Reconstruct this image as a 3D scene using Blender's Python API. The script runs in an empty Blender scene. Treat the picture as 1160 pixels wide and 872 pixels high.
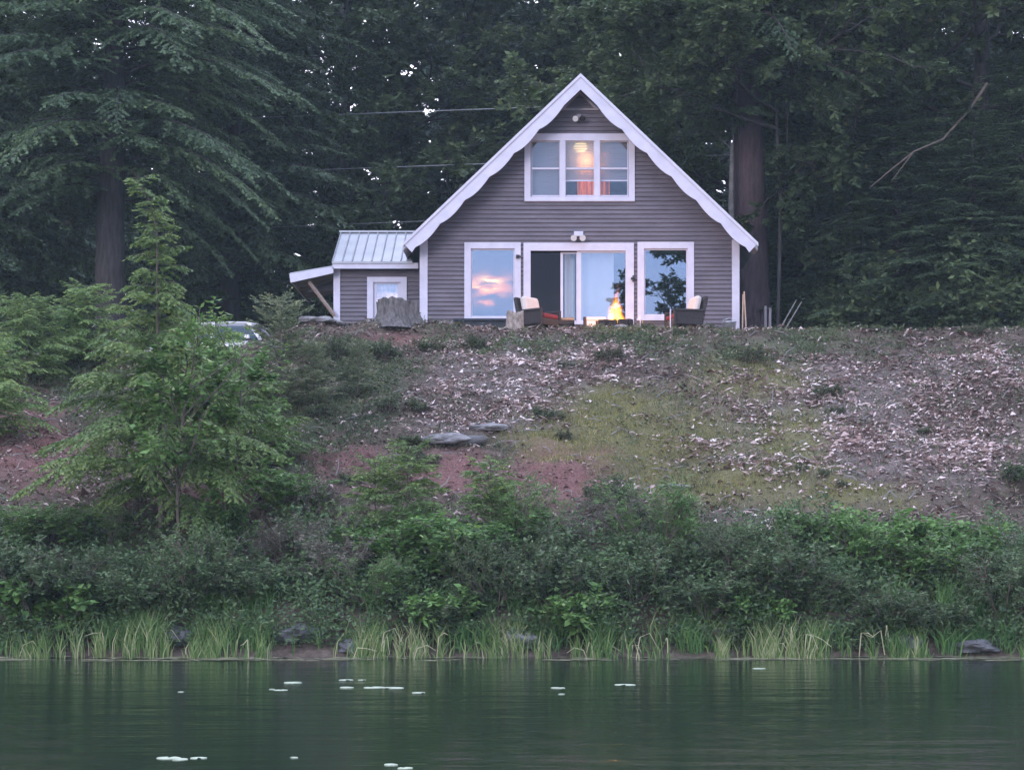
import bpy, math, random
import numpy as np
from mathutils import Vector, Matrix
R = math.radians
SC = bpy.context.scene
COL = SC.collection
rng = np.random.default_rng(7)
random.seed(7)
F = 2000.0                     # focal length in pixels of the 1160 px wide photograph
EYE = 1.5; HOR = 625.0

# ---------------------------------------------------------------- camera
cam = bpy.data.objects.new('camera', bpy.data.cameras.new('camera'))
COL.objects.link(cam)
cam.location = (0, 0, EYE); cam.rotation_euler = (R(90), 0, 0)
cam.data.sensor_width = 36; cam.data.lens = 36*F/1160
cam.data.shift_y = (HOR-436)/1160
cam.data.clip_start = .1; cam.data.clip_end = 3000
SC.camera = cam

# ---------------------------------------------------------------- sky, sun, exposure
SUN_EL, SUN_AZ = R(9.0), R(211)          # low sun behind the viewer, to the left
SC.view_settings.view_transform = 'Standard'
SC.view_settings.look = 'None'
SC.view_settings.exposure = 1.20
SC.view_settings.gamma = 1
SC.cycles.use_denoising = True
SC.cycles.max_bounces = 7
SC.cycles.diffuse_bounces = 3
SC.cycles.glossy_bounces = 3
SC.cycles.transmission_bounces = 4
SC.cycles.transparent_max_bounces = 12
SC.cycles.sample_clamp_indirect = 4
W = bpy.data.worlds.new('World'); SC.world = W; W.use_nodes = True
nt = W.node_tree; nt.nodes.clear()
def wn(t, **k):
    n = nt.nodes.new(t)
    for a, b in k.items(): setattr(n, a, b)
    return n
L_ = nt.links.new
sky = wn('ShaderNodeTexSky', sky_type='NISHITA', sun_disc=False)
sky.sun_elevation = SUN_EL; sky.sun_rotation = SUN_AZ
sky.air_density = 1.0; sky.dust_density = 1.2; sky.ozone_density = 2.0
bg1 = wn('ShaderNodeBackground'); bg1.inputs[1].default_value = .05
L_(sky.outputs[0], bg1.inputs[0])
tc = wn('ShaderNodeTexCoord')
def math_(op, a, b=None, c=None, clamp=False):
    n = wn('ShaderNodeMath', operation=op, use_clamp=clamp)
    for i, v in enumerate((a, b, c)):
        if v is None: continue
        if isinstance(v, (int, float)): n.inputs[i].default_value = v
        else: L_(v, n.inputs[i])
    return n.outputs[0]
sep = wn('ShaderNodeSeparateXYZ'); L_(tc.outputs['Generated'], sep.inputs[0])
X, Y, Z = sep.outputs
# thin dusk overcast: a lilac veil of cloud over the whole sky
mp = wn('ShaderNodeMapping'); mp.inputs['Scale'].default_value = (2.2, 2.2, 7)
L_(tc.outputs['Generated'], mp.inputs[0])
nz = wn('ShaderNodeTexNoise'); nz.inputs['Scale'].default_value = 1.6; nz.inputs['Detail'].default_value = 6
L_(mp.outputs[0], nz.inputs[0])
rp = wn('ShaderNodeValToRGB'); rp.color_ramp.elements[0].position = .38; rp.color_ramp.elements[1].position = .66
rp.color_ramp.elements[0].color = (.26, .33, .52, 1); rp.color_ramp.elements[1].color = (.42, .42, .54, 1)
L_(nz.outputs[0], rp.inputs[0])
veil = wn('ShaderNodeBackground'); veil.inputs[1].default_value = 1.15
L_(rp.outputs[0], veil.inputs[0]); L_(math_('MULTIPLY_ADD', math_('MAXIMUM', Z, 0.0), 2.7, .72), veil.inputs[1])
mixv = wn('ShaderNodeMixShader')
# the clouds thin out towards the clearer band low in the west
L_(math_('MULTIPLY_ADD', nz.outputs[0],   .30, .72, clamp=True), mixv.inputs[0])
L_(bg1.outputs[0], mixv.inputs[1]); L_(veil.outputs[0], mixv.inputs[2])
# brighter, whiter light in the sky beyond the wood
east = math_('MULTIPLY', math_('MAXIMUM', Y, 0.0), 1.0)
bge = wn('ShaderNodeBackground'); bge.inputs[0].default_value = (.78, .72, .80, 1)
L_(math_('MULTIPLY', east, 1.25), bge.inputs[1])
add0 = wn('ShaderNodeAddShader'); L_(mixv.outputs[0], add0.inputs[0]); L_(bge.outputs[0], add0.inputs[1])
# a sunlit cloud low in the west
ax = math_('DIVIDE', X, math_('MAXIMUM', math_('MULTIPLY', Y, -1.0), .01))
el = math_('DIVIDE', Z, math_('MAXIMUM', math_('MULTIPLY', Y, -1.0), .01))
nc = wn('ShaderNodeTexNoise'); nc.inputs['Scale'].default_value = 75; nc.inputs['Detail'].default_value = 5
mc = wn('ShaderNodeMapping'); mc.inputs['Scale'].default_value = (1, 1, 2.6)
L_(tc.outputs['Generated'], mc.inputs[0]); L_(mc.outputs[0], nc.inputs[0])
wob = math_('MULTIPLY_ADD', nc.outputs[0], .022, -.011)
def blob(cx, cy, rx, ry, w=1.0):
    dx = math_('DIVIDE', math_('SUBTRACT', math_('ADD', ax, wob), cx), rx)
    dy = math_('DIVIDE', math_('SUBTRACT', math_('ADD', el, wob), cy), ry)
    q = math_('ADD', math_('MULTIPLY', dx, dx), math_('MULTIPLY', dy, dy))
    return math_('MULTIPLY', math_('EXPONENT', math_('MULTIPLY', q, -1.0)), w)
front = math_('LESS_THAN', Y, 0.0)
def bgadd(prev, col, fac):
    b = wn('ShaderNodeBackground'); b.inputs[0].default_value = (*col, 1)
    L_(math_('MULTIPLY', fac, front), b.inputs[1])
    a = wn('ShaderNodeAddShader'); L_(prev.outputs[0], a.inputs[0]); L_(b.outputs[0], a.inputs[1])
    return a
wob_cut = math_('MULTIPLY', math_('SUBTRACT', nc.outputs[0], .38, clamp=True), 3.4)
a1 = bgadd(add0, (1.0, .20, .0), math_('MULTIPLY', math_('MULTIPLY', wob_cut, math_('ADD', blob(-.0125, .1535, .014, .0042), blob(-.0115, .1465, .0085, .0045, .8))), 3.3))
a2 = bgadd(a1, (1.0, .55, .12), blob(-.0120, .1535, .005, .0018, 4.0))
a3 = bgadd(a2, (1.0, .46, .40), math_('MULTIPLY', wob_cut, blob(-.071, .138, .02, .008, 5.0)))
a4 = bgadd(a3, (.40, .45, .85), blob(.0, .15, .5, .16, .40))
wo = wn('ShaderNodeOutputWorld'); L_(a4.outputs[0], wo.inputs[0])

sun = bpy.data.objects.new('sun', bpy.data.lights.new('sun', 'SUN')); COL.objects.link(sun)
sun.data.energy = .70; sun.data.angle = R(22); sun.data.color = (1.0, .90, .98)
el_s = SUN_EL
sd = Vector((math.sin(SUN_AZ)*math.cos(el_s), math.cos(SUN_AZ)*math.cos(el_s), math.sin(el_s)))
sun.rotation_euler = sd.to_track_quat('Z', 'Y').to_euler()

# ---------------------------------------------------------------- helpers
def P(px, py, d): return Vector(((px-580)/F*d, d, EYE+(HOR-py)/F*d))
def tag(o, label=None, cat=None, group=None, kind=None):
    if label: o['label'] = label
    if cat: o['category'] = cat
    if group: o['group'] = group
    if kind: o['kind'] = kind
    return o
def thing(name, loc, label, cat, group=None, rz=0):
    o = bpy.data.objects.new(name, None); COL.objects.link(o)
    o.empty_display_size = .3
    o.location = loc; o.rotation_euler = (0, 0, rz)
    return tag(o, label, cat, group)
def link(name, me, mat=None, parent=None):
    o = bpy.data.objects.new(name, me); COL.objects.link(o)
    if mat is not None:
        me.materials.clear(); me.materials.append(mat)
    if parent is not None: o.parent = parent
    return o
def copy_tree(o, parent=None):
    c = o.copy(); COL.objects.link(c); c.parent = parent
    for ch in o.children: copy_tree(ch, c)
    return c
def quads(V, Fc, tint=None, smooth=False, name='mesh'):
    """V (n,3), Fc (m,4) or (m,3)"""
    me = bpy.data.meshes.new(name)
    V = np.asarray(V, np.float32); Fc = np.asarray(Fc, np.int32)
    k = Fc.shape[1]
    me.vertices.add(len(V)); me.vertices.foreach_set('co', V.ravel())
    me.loops.add(Fc.size); me.loops.foreach_set('vertex_index', Fc.ravel())
    me.polygons.add(len(Fc))
    me.polygons.foreach_set('loop_start', np.arange(0, Fc.size, k, dtype=np.int32))
    me.polygons.foreach_set('loop_total', np.full(len(Fc), k, np.int32))
    if smooth: me.polygons.foreach_set('use_smooth', np.ones(len(Fc), bool))
    if tint is not None:
        a = me.attributes.new('tint', 'FLOAT', 'POINT'); a.data.foreach_set('value', np.asarray(tint, np.float32))
    me.update(calc_edges=True)
    return me
def unit(a): return a/np.maximum(np.linalg.norm(a, axis=-1, keepdims=True), 1e-9)
def cards(Pb, D, U, L, Wd, tint, fold=.25, mid=.5, name='foliage'):
    """folded diamond leaves: base, side, tip, side"""
    n = len(Pb); D = unit(D); U = unit(U-D*np.sum(U*D, 1, keepdims=True)); N = np.cross(D, U)
    L = np.asarray(L).reshape(-1, 1); Wd = np.asarray(Wd).reshape(-1, 1)
    V = np.empty((n, 4, 3), np.float32)
    V[:, 0] = Pb
    V[:, 1] = Pb+D*L*mid+U*Wd*.5+N*Wd*fold
    V[:, 2] = Pb+D*L
    V[:, 3] = Pb+D*L*mid-U*Wd*.5+N*Wd*fold
    return quads(V.reshape(-1, 3), np.arange(4*n).reshape(-1, 4), np.repeat(tint, 4), name=name)
class MB:
    def __init__(s): s.v = []; s.f = []; s.n = 0
    def add(s, vs, fs):
        s.v += [tuple(v) for v in vs]; s.f += [tuple(i+s.n for i in f) for f in fs]; s.n += len(vs)
    def box(s, x0, x1, y0, y1, z0, z1, M=None):
        vs = [(x, y, z) for z in (z0, z1) for y in (y0, y1) for x in (x0, x1)]
        if M is not None: vs = [tuple(M @ Vector(v)) for v in vs]
        s.add(vs, [(0, 2, 3, 1), (4, 5, 7, 6), (0, 1, 5, 4), (2, 6, 7, 3), (0, 4, 6, 2), (1, 3, 7, 5)])
    def tube(s, pts, rad, sides=8, cap=True):
        pts = [Vector(p) for p in pts]; m = len(pts)
        if not hasattr(rad, '__len__'): rad = [rad]*m
        vs = []; fs = []; up = None
        for i, p in enumerate(pts):
            t = (pts[min(i+1, m-1)]-pts[max(i-1, 0)]).normalized()
            if up is None:
                up = Vector((0, 0, 1)) if abs(t.z) < .9 else Vector((1, 0, 0))
            a = t.cross(up).normalized(); b = t.cross(a).normalized(); up = -b if False else a.cross(t).normalized()
            for k in range(sides):
                th = 2*math.pi*k/sides
                vs.append(p+(a*math.cos(th)+b*math.sin(th))*rad[i])
        for i in range(m-1):
            for k in range(sides):
                k2 = (k+1) % sides
                fs.append((i*sides+k, i*sides+k2, (i+1)*sides+k2, (i+1)*sides+k))
        if cap:
            fs.append(tuple(range(sides))); fs.append(tuple((m-1)*sides+k for k in range(sides-1, -1, -1)))
        s.add(vs, fs)
    def prism(s, poly, y0, y1, axis='y'):
        n = len(poly)
        if axis == 'y': vs = [(a, y0, b) for a, b in poly]+[(a, y1, b) for a, b in poly]
        elif axis == 'x': vs = [(y0, a, b) for a, b in poly]+[(y1, a, b) for a, b in poly]
        else: vs = [(a, b, y0) for a, b in poly]+[(a, b, y1) for a, b in poly]
        s.add(vs, [tuple(range(n)), tuple(range(2*n-1, n-1, -1))]+[(i, i+n, (i+1) % n+n, (i+1) % n) for i in range(n)])
    def lathe(s, prof, c, sides=20):
        vs = []; fs = []
        for r, z in prof:
            for k in range(sides):
                th = 2*math.pi*k/sides; vs.append((c[0]+r*math.cos(th), c[1]+r*math.sin(th), c[2]+z))
        for i in range(len(prof)-1):
            for k in range(sides):
                k2 = (k+1) % sides; fs.append((i*sides+k, i*sides+k2, (i+1)*sides+k2, (i+1)*sides+k))
        s.add(vs, fs)
    def build(s, name, mat, parent=None, smooth=False, bevel=0, M=None):
        me = bpy.data.meshes.new(name)
        vs = s.v if M is None else [tuple(M @ Vector(v)) for v in s.v]
        me.from_pydata(vs, [], s.f); me.update()
        if smooth: me.polygons.foreach_set('use_smooth', [True]*len(me.polygons))
        o = link(name, me, mat, parent)
        if bevel:
            b = o.modifiers.new('bevel', 'BEVEL'); b.width = bevel; b.segments = 2; b.limit_method = 'ANGLE'
        return o
# lattice noise
_T = np.random.default_rng(3).random((256, 256))
def vnoise(x, y):
    xi = np.floor(x).astype(int); yi = np.floor(y).astype(int); fx = x-xi; fy = y-yi
    fx = fx*fx*(3-2*fx); fy = fy*fy*(3-2*fy)
    g = lambda a, b: _T[a % 256, b % 256]
    return (g(xi, yi)*(1-fx)+g(xi+1, yi)*fx)*(1-fy)+(g(xi, yi+1)*(1-fx)+g(xi+1, yi+1)*fx)*fy
def fbm(x, y, o=4):
    s = 0; a = .5
    for i in range(o): s = s+a*vnoise(x*2**i+17*i, y*2**i+9*i); a *= .5
    return s/(1-.5**o)

# ---------------------------------------------------------------- materials
def mat(name): m = bpy.data.materials.new(name); m.use_nodes = True; return m, m.node_tree, m.node_tree.nodes['Principled BSDF']
def node(t, ty, **k):
    n = t.nodes.new(ty)
    for a, b in k.items(): setattr(n, a, b)
    return n
def ramp(t, src, stops):
    r = node(t, 'ShaderNodeValToRGB'); cr = r.color_ramp
    while len(cr.elements) < len(stops): cr.elements.new(.5)
    for e, (p, c) in zip(cr.elements, stops): e.position = p; e.color = (*c, 1)
    t.links.new(src, r.inputs[0]); return r.outputs[0]
def noise(t, scale, detail=4, vec=None, rough=.55, stretch=None):
    co = node(t, 'ShaderNodeTexCoord').outputs['Object'] if vec is None else vec
    if stretch:
        m = node(t, 'ShaderNodeMapping'); m.inputs['Scale'].default_value = stretch; t.links.new(co, m.inputs[0]); co = m.outputs[0]
    n = node(t, 'ShaderNodeTexNoise'); n.inputs['Scale'].default_value = scale; n.inputs['Detail'].default_value = detail
    n.inputs['Roughness'].default_value = rough
    t.links.new(co, n.inputs[0]); return n.outputs[0]
def plain(name, col, rough=.6, var=.15, scale=6, metal=0, bump=0, stretch=None, spec=.5):
    m, t, b = mat(name)
    lo = tuple(c*(1-var) for c in col); hi = tuple(min(1, c*(1+var)) for c in col)
    nv = noise(t, scale, 5, stretch=stretch)
    t.links.new(ramp(t, nv, [(.3, lo), (.7, hi)]), b.inputs['Base Color'])
    b.inputs['Roughness'].default_value = rough; b.inputs['Metallic'].default_value = metal
    b.inputs['Specular IOR Level'].default_value = spec
    if bump:
        bp = node(t, 'ShaderNodeBump'); bp.inputs['Strength'].default_value = bump; bp.inputs['Distance'].default_value = .03
        t.links.new(noise(t, scale*3, 6, stretch=stretch), bp.inputs['Height']); t.links.new(bp.outputs[0], b.inputs['Normal'])
    return m
def leafmat(name, stops, trans=.28, rough=.55):
    m, t, b = mat(name)
    at = node(t, 'ShaderNodeAttribute', attribute_name='tint')
    c = ramp(t, at.outputs['Fac'], stops)
    # each tree or shrub has a slightly different green of its own
    oi = node(t, 'ShaderNodeObjectInfo'); hv = node(t, 'ShaderNodeHueSaturation')
    mr = node(t, 'ShaderNodeMapRange'); mr.inputs['To Min'].default_value = .78; mr.inputs['To Max'].default_value = 1.22
    t.links.new(oi.outputs['Random'], mr.inputs['Value']); t.links.new(mr.outputs[0], hv.inputs['Value'])
    t.links.new(c, hv.inputs['Color']); c = hv.outputs[0]
    t.links.new(c, b.inputs['Base Color']); b.inputs['Roughness'].default_value = rough
    b.inputs['Specular IOR Level'].default_value = .35
    tr = node(t, 'ShaderNodeBsdfTranslucent'); t.links.new(c, tr.inputs[0])
    mx = node(t, 'ShaderNodeMixShader'); mx.inputs[0].default_value = trans
    t.links.new(b.outputs[0], mx.inputs[1]); t.links.new(tr.outputs[0], mx.inputs[2])
    t.links.new(mx.outputs[0], t.nodes['Material Output'].inputs[0])
    return m
M = {}
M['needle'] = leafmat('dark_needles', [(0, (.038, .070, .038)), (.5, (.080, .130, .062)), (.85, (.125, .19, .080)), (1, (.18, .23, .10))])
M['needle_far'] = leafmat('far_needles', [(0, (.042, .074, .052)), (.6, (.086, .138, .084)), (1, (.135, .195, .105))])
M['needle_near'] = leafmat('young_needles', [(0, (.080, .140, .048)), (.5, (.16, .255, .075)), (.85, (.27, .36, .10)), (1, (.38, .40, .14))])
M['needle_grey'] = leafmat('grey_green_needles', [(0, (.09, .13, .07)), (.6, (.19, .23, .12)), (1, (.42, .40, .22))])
M['maple'] = leafmat('maple_leaves', [(0, (.056, .095, .042)), (.5, (.112, .160, .066)), (.85, (.17, .22, .085)), (1, (.28, .28, .12))])
M['leaf_dark'] = leafmat('dark_shrub_leaves', [(0, (.038, .082, .040)), (.5, (.104, .168, .066)), (.9, (.145, .22, .088)), (1, (.32, .38, .20))])
M['leaf_bright'] = leafmat('bright_shrub_leaves', [(0, (.050, .125, .034)), (.5, (.120, .235, .060)), (.9, (.20, .33, .085)), (1, (.38, .44, .20))])
M['leaf_grey'] = leafmat('grey_brush_leaves', [(0, (.09, .092, .070)), (.5, (.17, .165, .12)), (.85, (.25, .23, .17)), (1, (.36, .32, .23))])
M['fern'] = leafmat('fern_green', [(0, (.045, .12, .04)), (.6, (.09, .20, .06)), (1, (.17, .27, .09))])
M['reed'] = leafmat('reed_green', [(0, (.07, .17, .05)), (.45, (.16, .28, .08)), (.8, (.32, .40, .15)), (1, (.56, .54, .32))])
M['grass'] = leafmat('olive_grass', [(0, (.08, .10, .032)), (.4, (.17, .175, .055)), (.8, (.29, .27, .09)), (1, (.46, .42, .22))])
M['weed'] = leafmat('weed_green', [(0, (.055, .085, .04)), (.5, (.12, .16, .075)), (.85, (.20, .23, .12)), (1, (.36, .35, .22))])
M['litter'] = leafmat('dry_chips', [(0, (.10, .065, .052)), (.35, (.30, .21, .18)), (.7, (.62, .48, .44)), (1, (.80, .69, .65))], trans=.05)
M['bark'] = plain('bark', (.050, .044, .042), .9, .5, 5, bump=1.0, stretch=(3, 3, .5))
M['bark_red'] = plain('reddish_bark', (.085, .055, .062), .9, .35, 4, bump=1.2, stretch=(3, 3, .6))
M['twig'] = plain('twig_bark', (.13, .105, .085), .85, .3, 8)
M['dull_twig'] = plain('dull_grey_bark', (.20, .19, .18), .85, .3, 8)
M['pale_twig'] = plain('bare_grey_wood', (.34, .33, .29), .8, .25, 8)
M['white'] = plain('white_painted_wood', (.58, .57, .665), .5, .09, 3.5, bump=.04)
M['trimgrey'] = plain('weathered_trim', (.30, .27, .29), .6, .15, 6)
M['siding_end'] = plain('soffit_wood', (.30, .23, .19), .7, .2, 4, stretch=(1, 6, 6))
M['black'] = plain('black_metal', (.012, .012, .014), .45, .2, 8)
M['dark'] = plain('dark_room_paint', (.06, .055, .055), .8, .15, 2)
M['wicker'] = plain('dark_wicker', (.030, .022, .022), .6, .5, 40, bump=.7)
M['red'] = plain('red_cushion', (.16, .014, .024), .85, .15, 10, bump=.15)
M['beige'] = plain('beige_cushion', (.62, .55, .50), .9, .08, 8, bump=.1)
M['steel'] = plain('galvanised_steel', (.50, .52, .55), .42, .2, 14, metal=.75)
M['plastic'] = plain('white_plastic', (.74, .66, .66), .45, .04, 3)
M['block'] = plain('sooty_block', (.045, .030, .028), .9, .45, 9, bump=.6)
M['rock'] = plain('grey_rock', (.17, .165, .165), .85, .4, 4, bump=.8)
M['rock_dark'] = plain('dark_wet_rock', (.075, .075, .078), .6, .4, 4, bump=.8)
M['log'] = plain('log_wood', (.24, .18, .13), .85, .35, 8, bump=.6)
M['handle'] = plain('ash_handle', (.40, .28, .20), .6, .2, 10)
M['slab'] = plain('patio_stone', (.20, .19, .185), .85, .25, 3, bump=.3)
M['drape'] = plain('pale_drape', (.36, .42, .47), .9, .05, 3)
M['rubber'] = plain('rubber', (.02, .02, .02), .8, .2, 5)
M['lily'] = plain('floating_leaf', (.36, .42, .30), .5, .25, 20)
M['scum'] = leafmat('floating_stems', [(0, (.09, .10, .05)), (.6, (.20, .20, .11)), (1, (.42, .39, .27))], trans=.1)
M['carpaint'] = plain('white_car_paint', (.74, .74, .77), .22, .02, 2)
M['lens'] = plain('lamp_lens', (.6, .6, .6), .15, .05, 3)
# siding: brown-grey boards with faint grain and dirt
m, t, b = mat('taupe_siding')
co = node(t, 'ShaderNodeTexCoord').outputs['Object']
n1 = noise(t, 1.3, 6, co, stretch=(1, 1, 3)); n2 = noise(t, 30, 3, co, stretch=(.25, 1, 4))
c1 = ramp(t, n1, [(.28, (.110, .097, .117)), (.72, (.168, .148, .173))]); c2 = ramp(t, n2, [(.3, (.82, .82, .82)), (.7, (1.1, 1.1, 1.1))])
mx = node(t, 'ShaderNodeMix', data_type='RGBA', blend_type='MULTIPLY'); mx.inputs[0].default_value = 1
t.links.new(c1, mx.inputs[6]); t.links.new(c2, mx.inputs[7]); t.links.new(mx.outputs[2], b.inputs['Base Color'])
b.inputs['Roughness'].default_value = .62; M['siding'] = m
# ribbed roof metal
m, t, b = mat('roof_metal')
t.links.new(ramp(t, noise(t, 2.2, 5), [(.3, (.31, .33, .355)), (.7, (.40, .42, .45))]), b.inputs['Base Color'])
b.inputs['Roughness'].default_value = .42; b.inputs['Metallic'].default_value = .25; M['roof'] = m
# coated glass: part mirror, part clear
def glass(name, fac, tint=(.66, .84, 1)):
    m, t, b = mat(name); t.nodes.remove(b)
    g = node(t, 'ShaderNodeBsdfGlossy'); g.inputs['Roughness'].default_value = .0; g.inputs['Color'].default_value = (*tint, 1)
    bp = node(t, 'ShaderNodeBump'); bp.inputs['Strength'].default_value = .05; bp.inputs['Distance'].default_value = .006
    t.links.new(noise(t, 1.6, 1), bp.inputs['Height']); t.links.new(bp.outputs[0], g.inputs['Normal'])
    tr = node(t, 'ShaderNodeBsdfTransparent'); mx = node(t, 'ShaderNodeMixShader'); mx.inputs[0].default_value = fac
    t.links.new(tr.outputs[0], mx.inputs[1]); t.links.new(g.outputs[0], mx.inputs[2])
    t.links.new(mx.outputs[0], t.nodes['Material Output'].inputs[0]); return m
M['glass'] = glass('coated_glass', .21); M['glass_dim'] = glass('plain_glass', .06); M['carglass'] = glass('car_glass', .035)
# blinds let part of the light through
m, t, b = mat('blind_fabric')
b.inputs['Base Color'].default_value = (.24, .27, .34, 1); b.inputs['Roughness'].default_value = .9
tl = node(t, 'ShaderNodeBsdfTranslucent'); tl.inputs[0].default_value = (.55, .52, .48, 1)
tp = node(t, 'ShaderNodeBsdfTransparent')
mx = node(t, 'ShaderNodeMixShader'); mx.inputs[0].default_value = .35; t.links.new(b.outputs[0], mx.inputs[1]); t.links.new(tl.outputs[0], mx.inputs[2])
mx2 = node(t, 'ShaderNodeMixShader'); mx2.inputs[0].default_value = .22; t.links.new(mx.outputs[0], mx2.inputs[1]); t.links.new(tp.outputs[0], mx2.inputs[2])
t.links.new(mx2.outputs[0], t.nodes['Material Output'].inputs[0]); M['blind'] = m
M['orange'] = plain('orange_curtain', (.62, .17, .05), .9, .15, 6)
M['screen'] = glass('insect_screen', .06, (.2, .2, .22))
def emit(name, col, s):
    m, t, b = mat(name); b.inputs['Base Color'].default_value = (.8, .8, .8, 1)
    b.inputs['Emission Color'].default_value = (*col, 1); b.inputs['Emission Strength'].default_value = s; return m
M['bulb'] = emit('lit_lamp_glass', (1, .72, .26), 2.2)
# water
m, t, b = mat('pond_water')
b.inputs['Base Color'].default_value = (.010, .020, .013, 1); b.inputs['Roughness'].default_value = .07; b.inputs['IOR'].default_value = 1.333
co = node(t, 'ShaderNodeTexCoord').outputs['Object']
na = noise(t, 1.1, 3, co, .5, (.55, 1.7, 1)); nb = noise(t, 7, 3, co, .5, (.6, 1.5, 1))
ad = node(t, 'ShaderNodeMath', operation='MULTIPLY_ADD'); ad.inputs[1].default_value = .26; t.links.new(nb, ad.inputs[0]); t.links.new(na, ad.inputs[2])
bp = node(t, 'ShaderNodeBump'); bp.inputs['Strength'].default_value = .26; bp.inputs['Distance'].default_value = .07
t.links.new(ad.outputs[0], bp.inputs['Height']); t.links.new(bp.outputs[0], b.inputs['Normal']); M['water'] = m

# ---------------------------------------------------------------- the ground
def T(x, y):
    x = np.asarray(x, float); y = np.asarray(y, float)
    a = .30+.468*(y-25.5)                                 # bank
    top = 6.42+.0*x-.62*sstep((-x-4.4)/1.7)*sstep((y-33)/4)+.02*np.maximum(y-50, 0)   # flat yard, lower by the drive
    k = .35
    h = np.clip(.5+.5*(top-a)/k, 0, 1); z = top*(1-h)+a*h-k*h*(1-h)
    bump = (fbm(x*.45+3, y*.45+5, 4)-.5)*.6+(fbm(x*1.9, y*1.9, 4)-.5)*.30
    w = np.clip((y-25.2)/2.5, 0, 1)*np.clip(1-(y-38.2)/1.6, .12, 1)
    z = z+bump*w
    u = (y-25.2-.5*(fbm(x*.7+8, x*0+2, 3)-.5))*.42                                      # lake bed
    z = np.where(y < 26.0, np.minimum(z, np.maximum(u, -2.2)+.06*(fbm(x*.8, y*.8, 3)-.5)*(y > 24)), z)
    s = np.clip((-13-y)*.15, -3.2, 1.0)+.0*x              # the shore behind the viewer
    z = z+.30*np.exp(-((x+2.5)**2/.9+(y-39.0)**2/.8))    # mound at the old stump
    return np.where(y < 0, np.maximum(np.minimum(z, -2.2), s), z)
def sstep(v): v = np.clip(v, 0, 1); return v*v*(3-2*v)
def Tz(x, y): return float(T(np.array([x]), np.array([y]))[0])
def ground_at(px, py):
    for d in np.arange(24.8, 60, .02):
        x = (px-580)/F*d; z = EYE+(HOR-py)/F*d
        if z <= Tz(x, d): return Vector((x, d, Tz(x, d)))
    return Vector(((px-580)/F*40, 40, Tz((px-580)/F*40, 40)))
def proj(x, y, z): return 580+F*x/y, HOR-F*(z-EYE)/y
ZONES = dict(
    olive=[(740, 492, 150, 58), (845, 428, 75, 34), (820, 545, 160, 34), (690, 470, 80, 44), (640, 505, 75, 30), (900, 500, 60, 40), (960, 560, 90, 22)],
    green=[(400, 440, 85, 50), (860, 395, 140, 18), (560, 390, 120, 14), (330, 500, 90, 60), (120, 430, 160, 60), (700, 385, 60, 14)],
    red=[(25, 505, 85, 52), (385, 525, 60, 34), (632, 540, 76, 42), (235, 570, 50, 22), (452, 384, 45, 16), (243, 575, 32, 13), (512, 535, 50, 28), (40, 470, 50, 20)],
    chips=[(560, 425, 105, 52), (690, 415, 26, 45), (520, 478, 60, 22), (1040, 515, 130, 48), (960, 440, 190, 42), (730, 552, 70, 12), (885, 592, 40, 13),
           (820, 480, 90, 60), (960, 500, 210, 80), (620, 430, 150, 50), (1100, 420, 90, 40), (600, 470, 60, 18), (930, 540, 80, 22), (520, 400, 60, 22)])
def zone(k, px, py, soft=.75):
    best = np.zeros_like(px)
    wx = (fbm(px/38, py/17, 3)-.5)*46; wy = (fbm(px/41+50, py/15+8, 3)-.5)*26
    for cx, cy, rx, ry in ZONES[k]:
        q = np.hypot((px+wx-cx)/rx, (py+wy-cy)/ry)
        best = np.maximum(best, np.clip((1.15-q)/soft, 0, 1))
    return best
xs = np.concatenate([[-300, -200, -140, -100, -70, -50, -40], np.arange(-32, -13, .8), np.arange(-13, 13, .1), np.arange(13, 33, .8), [40, 50, 70, 100, 140, 200, 300]])
ys = np.concatenate([[-300, -200, -120, -80, -50, -40, -30, -25, -20, -17, -15, -13, -10, -5, 0, 5, 10, 15, 20, 23, 24], np.arange(24.4, 41, .085), np.arange(41, 60, .6), np.arange(60, 120, 4), [130, 150, 180, 220, 300]])
GX, GY = np.meshgrid(xs, ys); GZ = T(GX, GY)
V = np.stack([GX, GY, GZ], -1).reshape(-1, 3); nx, ny = len(xs), len(ys)
ii = np.arange(nx*ny).reshape(ny, nx)
Fq = np.stack([ii[:-1, :-1], ii[:-1, 1:], ii[1:, 1:], ii[1:, :-1]], -1).reshape(-1, 4)
me = quads(V, Fq, smooth=True, name='ground')
yy = np.maximum(V[:, 1], 5); px, py = proj(V[:, 0], yy, V[:, 2])
C = np.zeros((len(V), 4), np.float32); on = V[:, 1] > 20
for i, k in enumerate(('olive', 'red', 'chips')): C[:, i] = zone(k, px, py)*on
C[:, 3] = zone('green', px, py)*on
ca = me.attributes.new('zones', 'FLOAT_COLOR', 'POINT'); ca.data.foreach_set('color', C.ravel())
m, t, b = mat('slope_soil')
co = node(t, 'ShaderNodeTexCoord').outputs['Object']
at = node(t, 'ShaderNodeAttribute', attribute_name='zones')
sp = node(t, 'ShaderNodeSeparateColor'); t.links.new(at.outputs['Color'], sp.inputs[0])
na = noise(t, 3.5, 8, co, .7); nb = noise(t, 22, 5, co, .7); nc2 = noise(t, .7, 4, co)
base = ramp(t, na, [(.32, (.050, .034, .022)), (.5, (.125, .090, .064)), (.68, (.25, .195, .15))])
def mixc(a, bcol, fac, mode='MIX'):
    x = node(t, 'ShaderNodeMix', data_type='RGBA', blend_type=mode)
    for s_, v in ((x.inputs[0], fac), (x.inputs[6], a), (x.inputs[7], bcol)):
        if isinstance(v, (int, float)): s_.default_value = v
        else: t.links.new(v, s_)
    return x.outputs[2]
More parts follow.
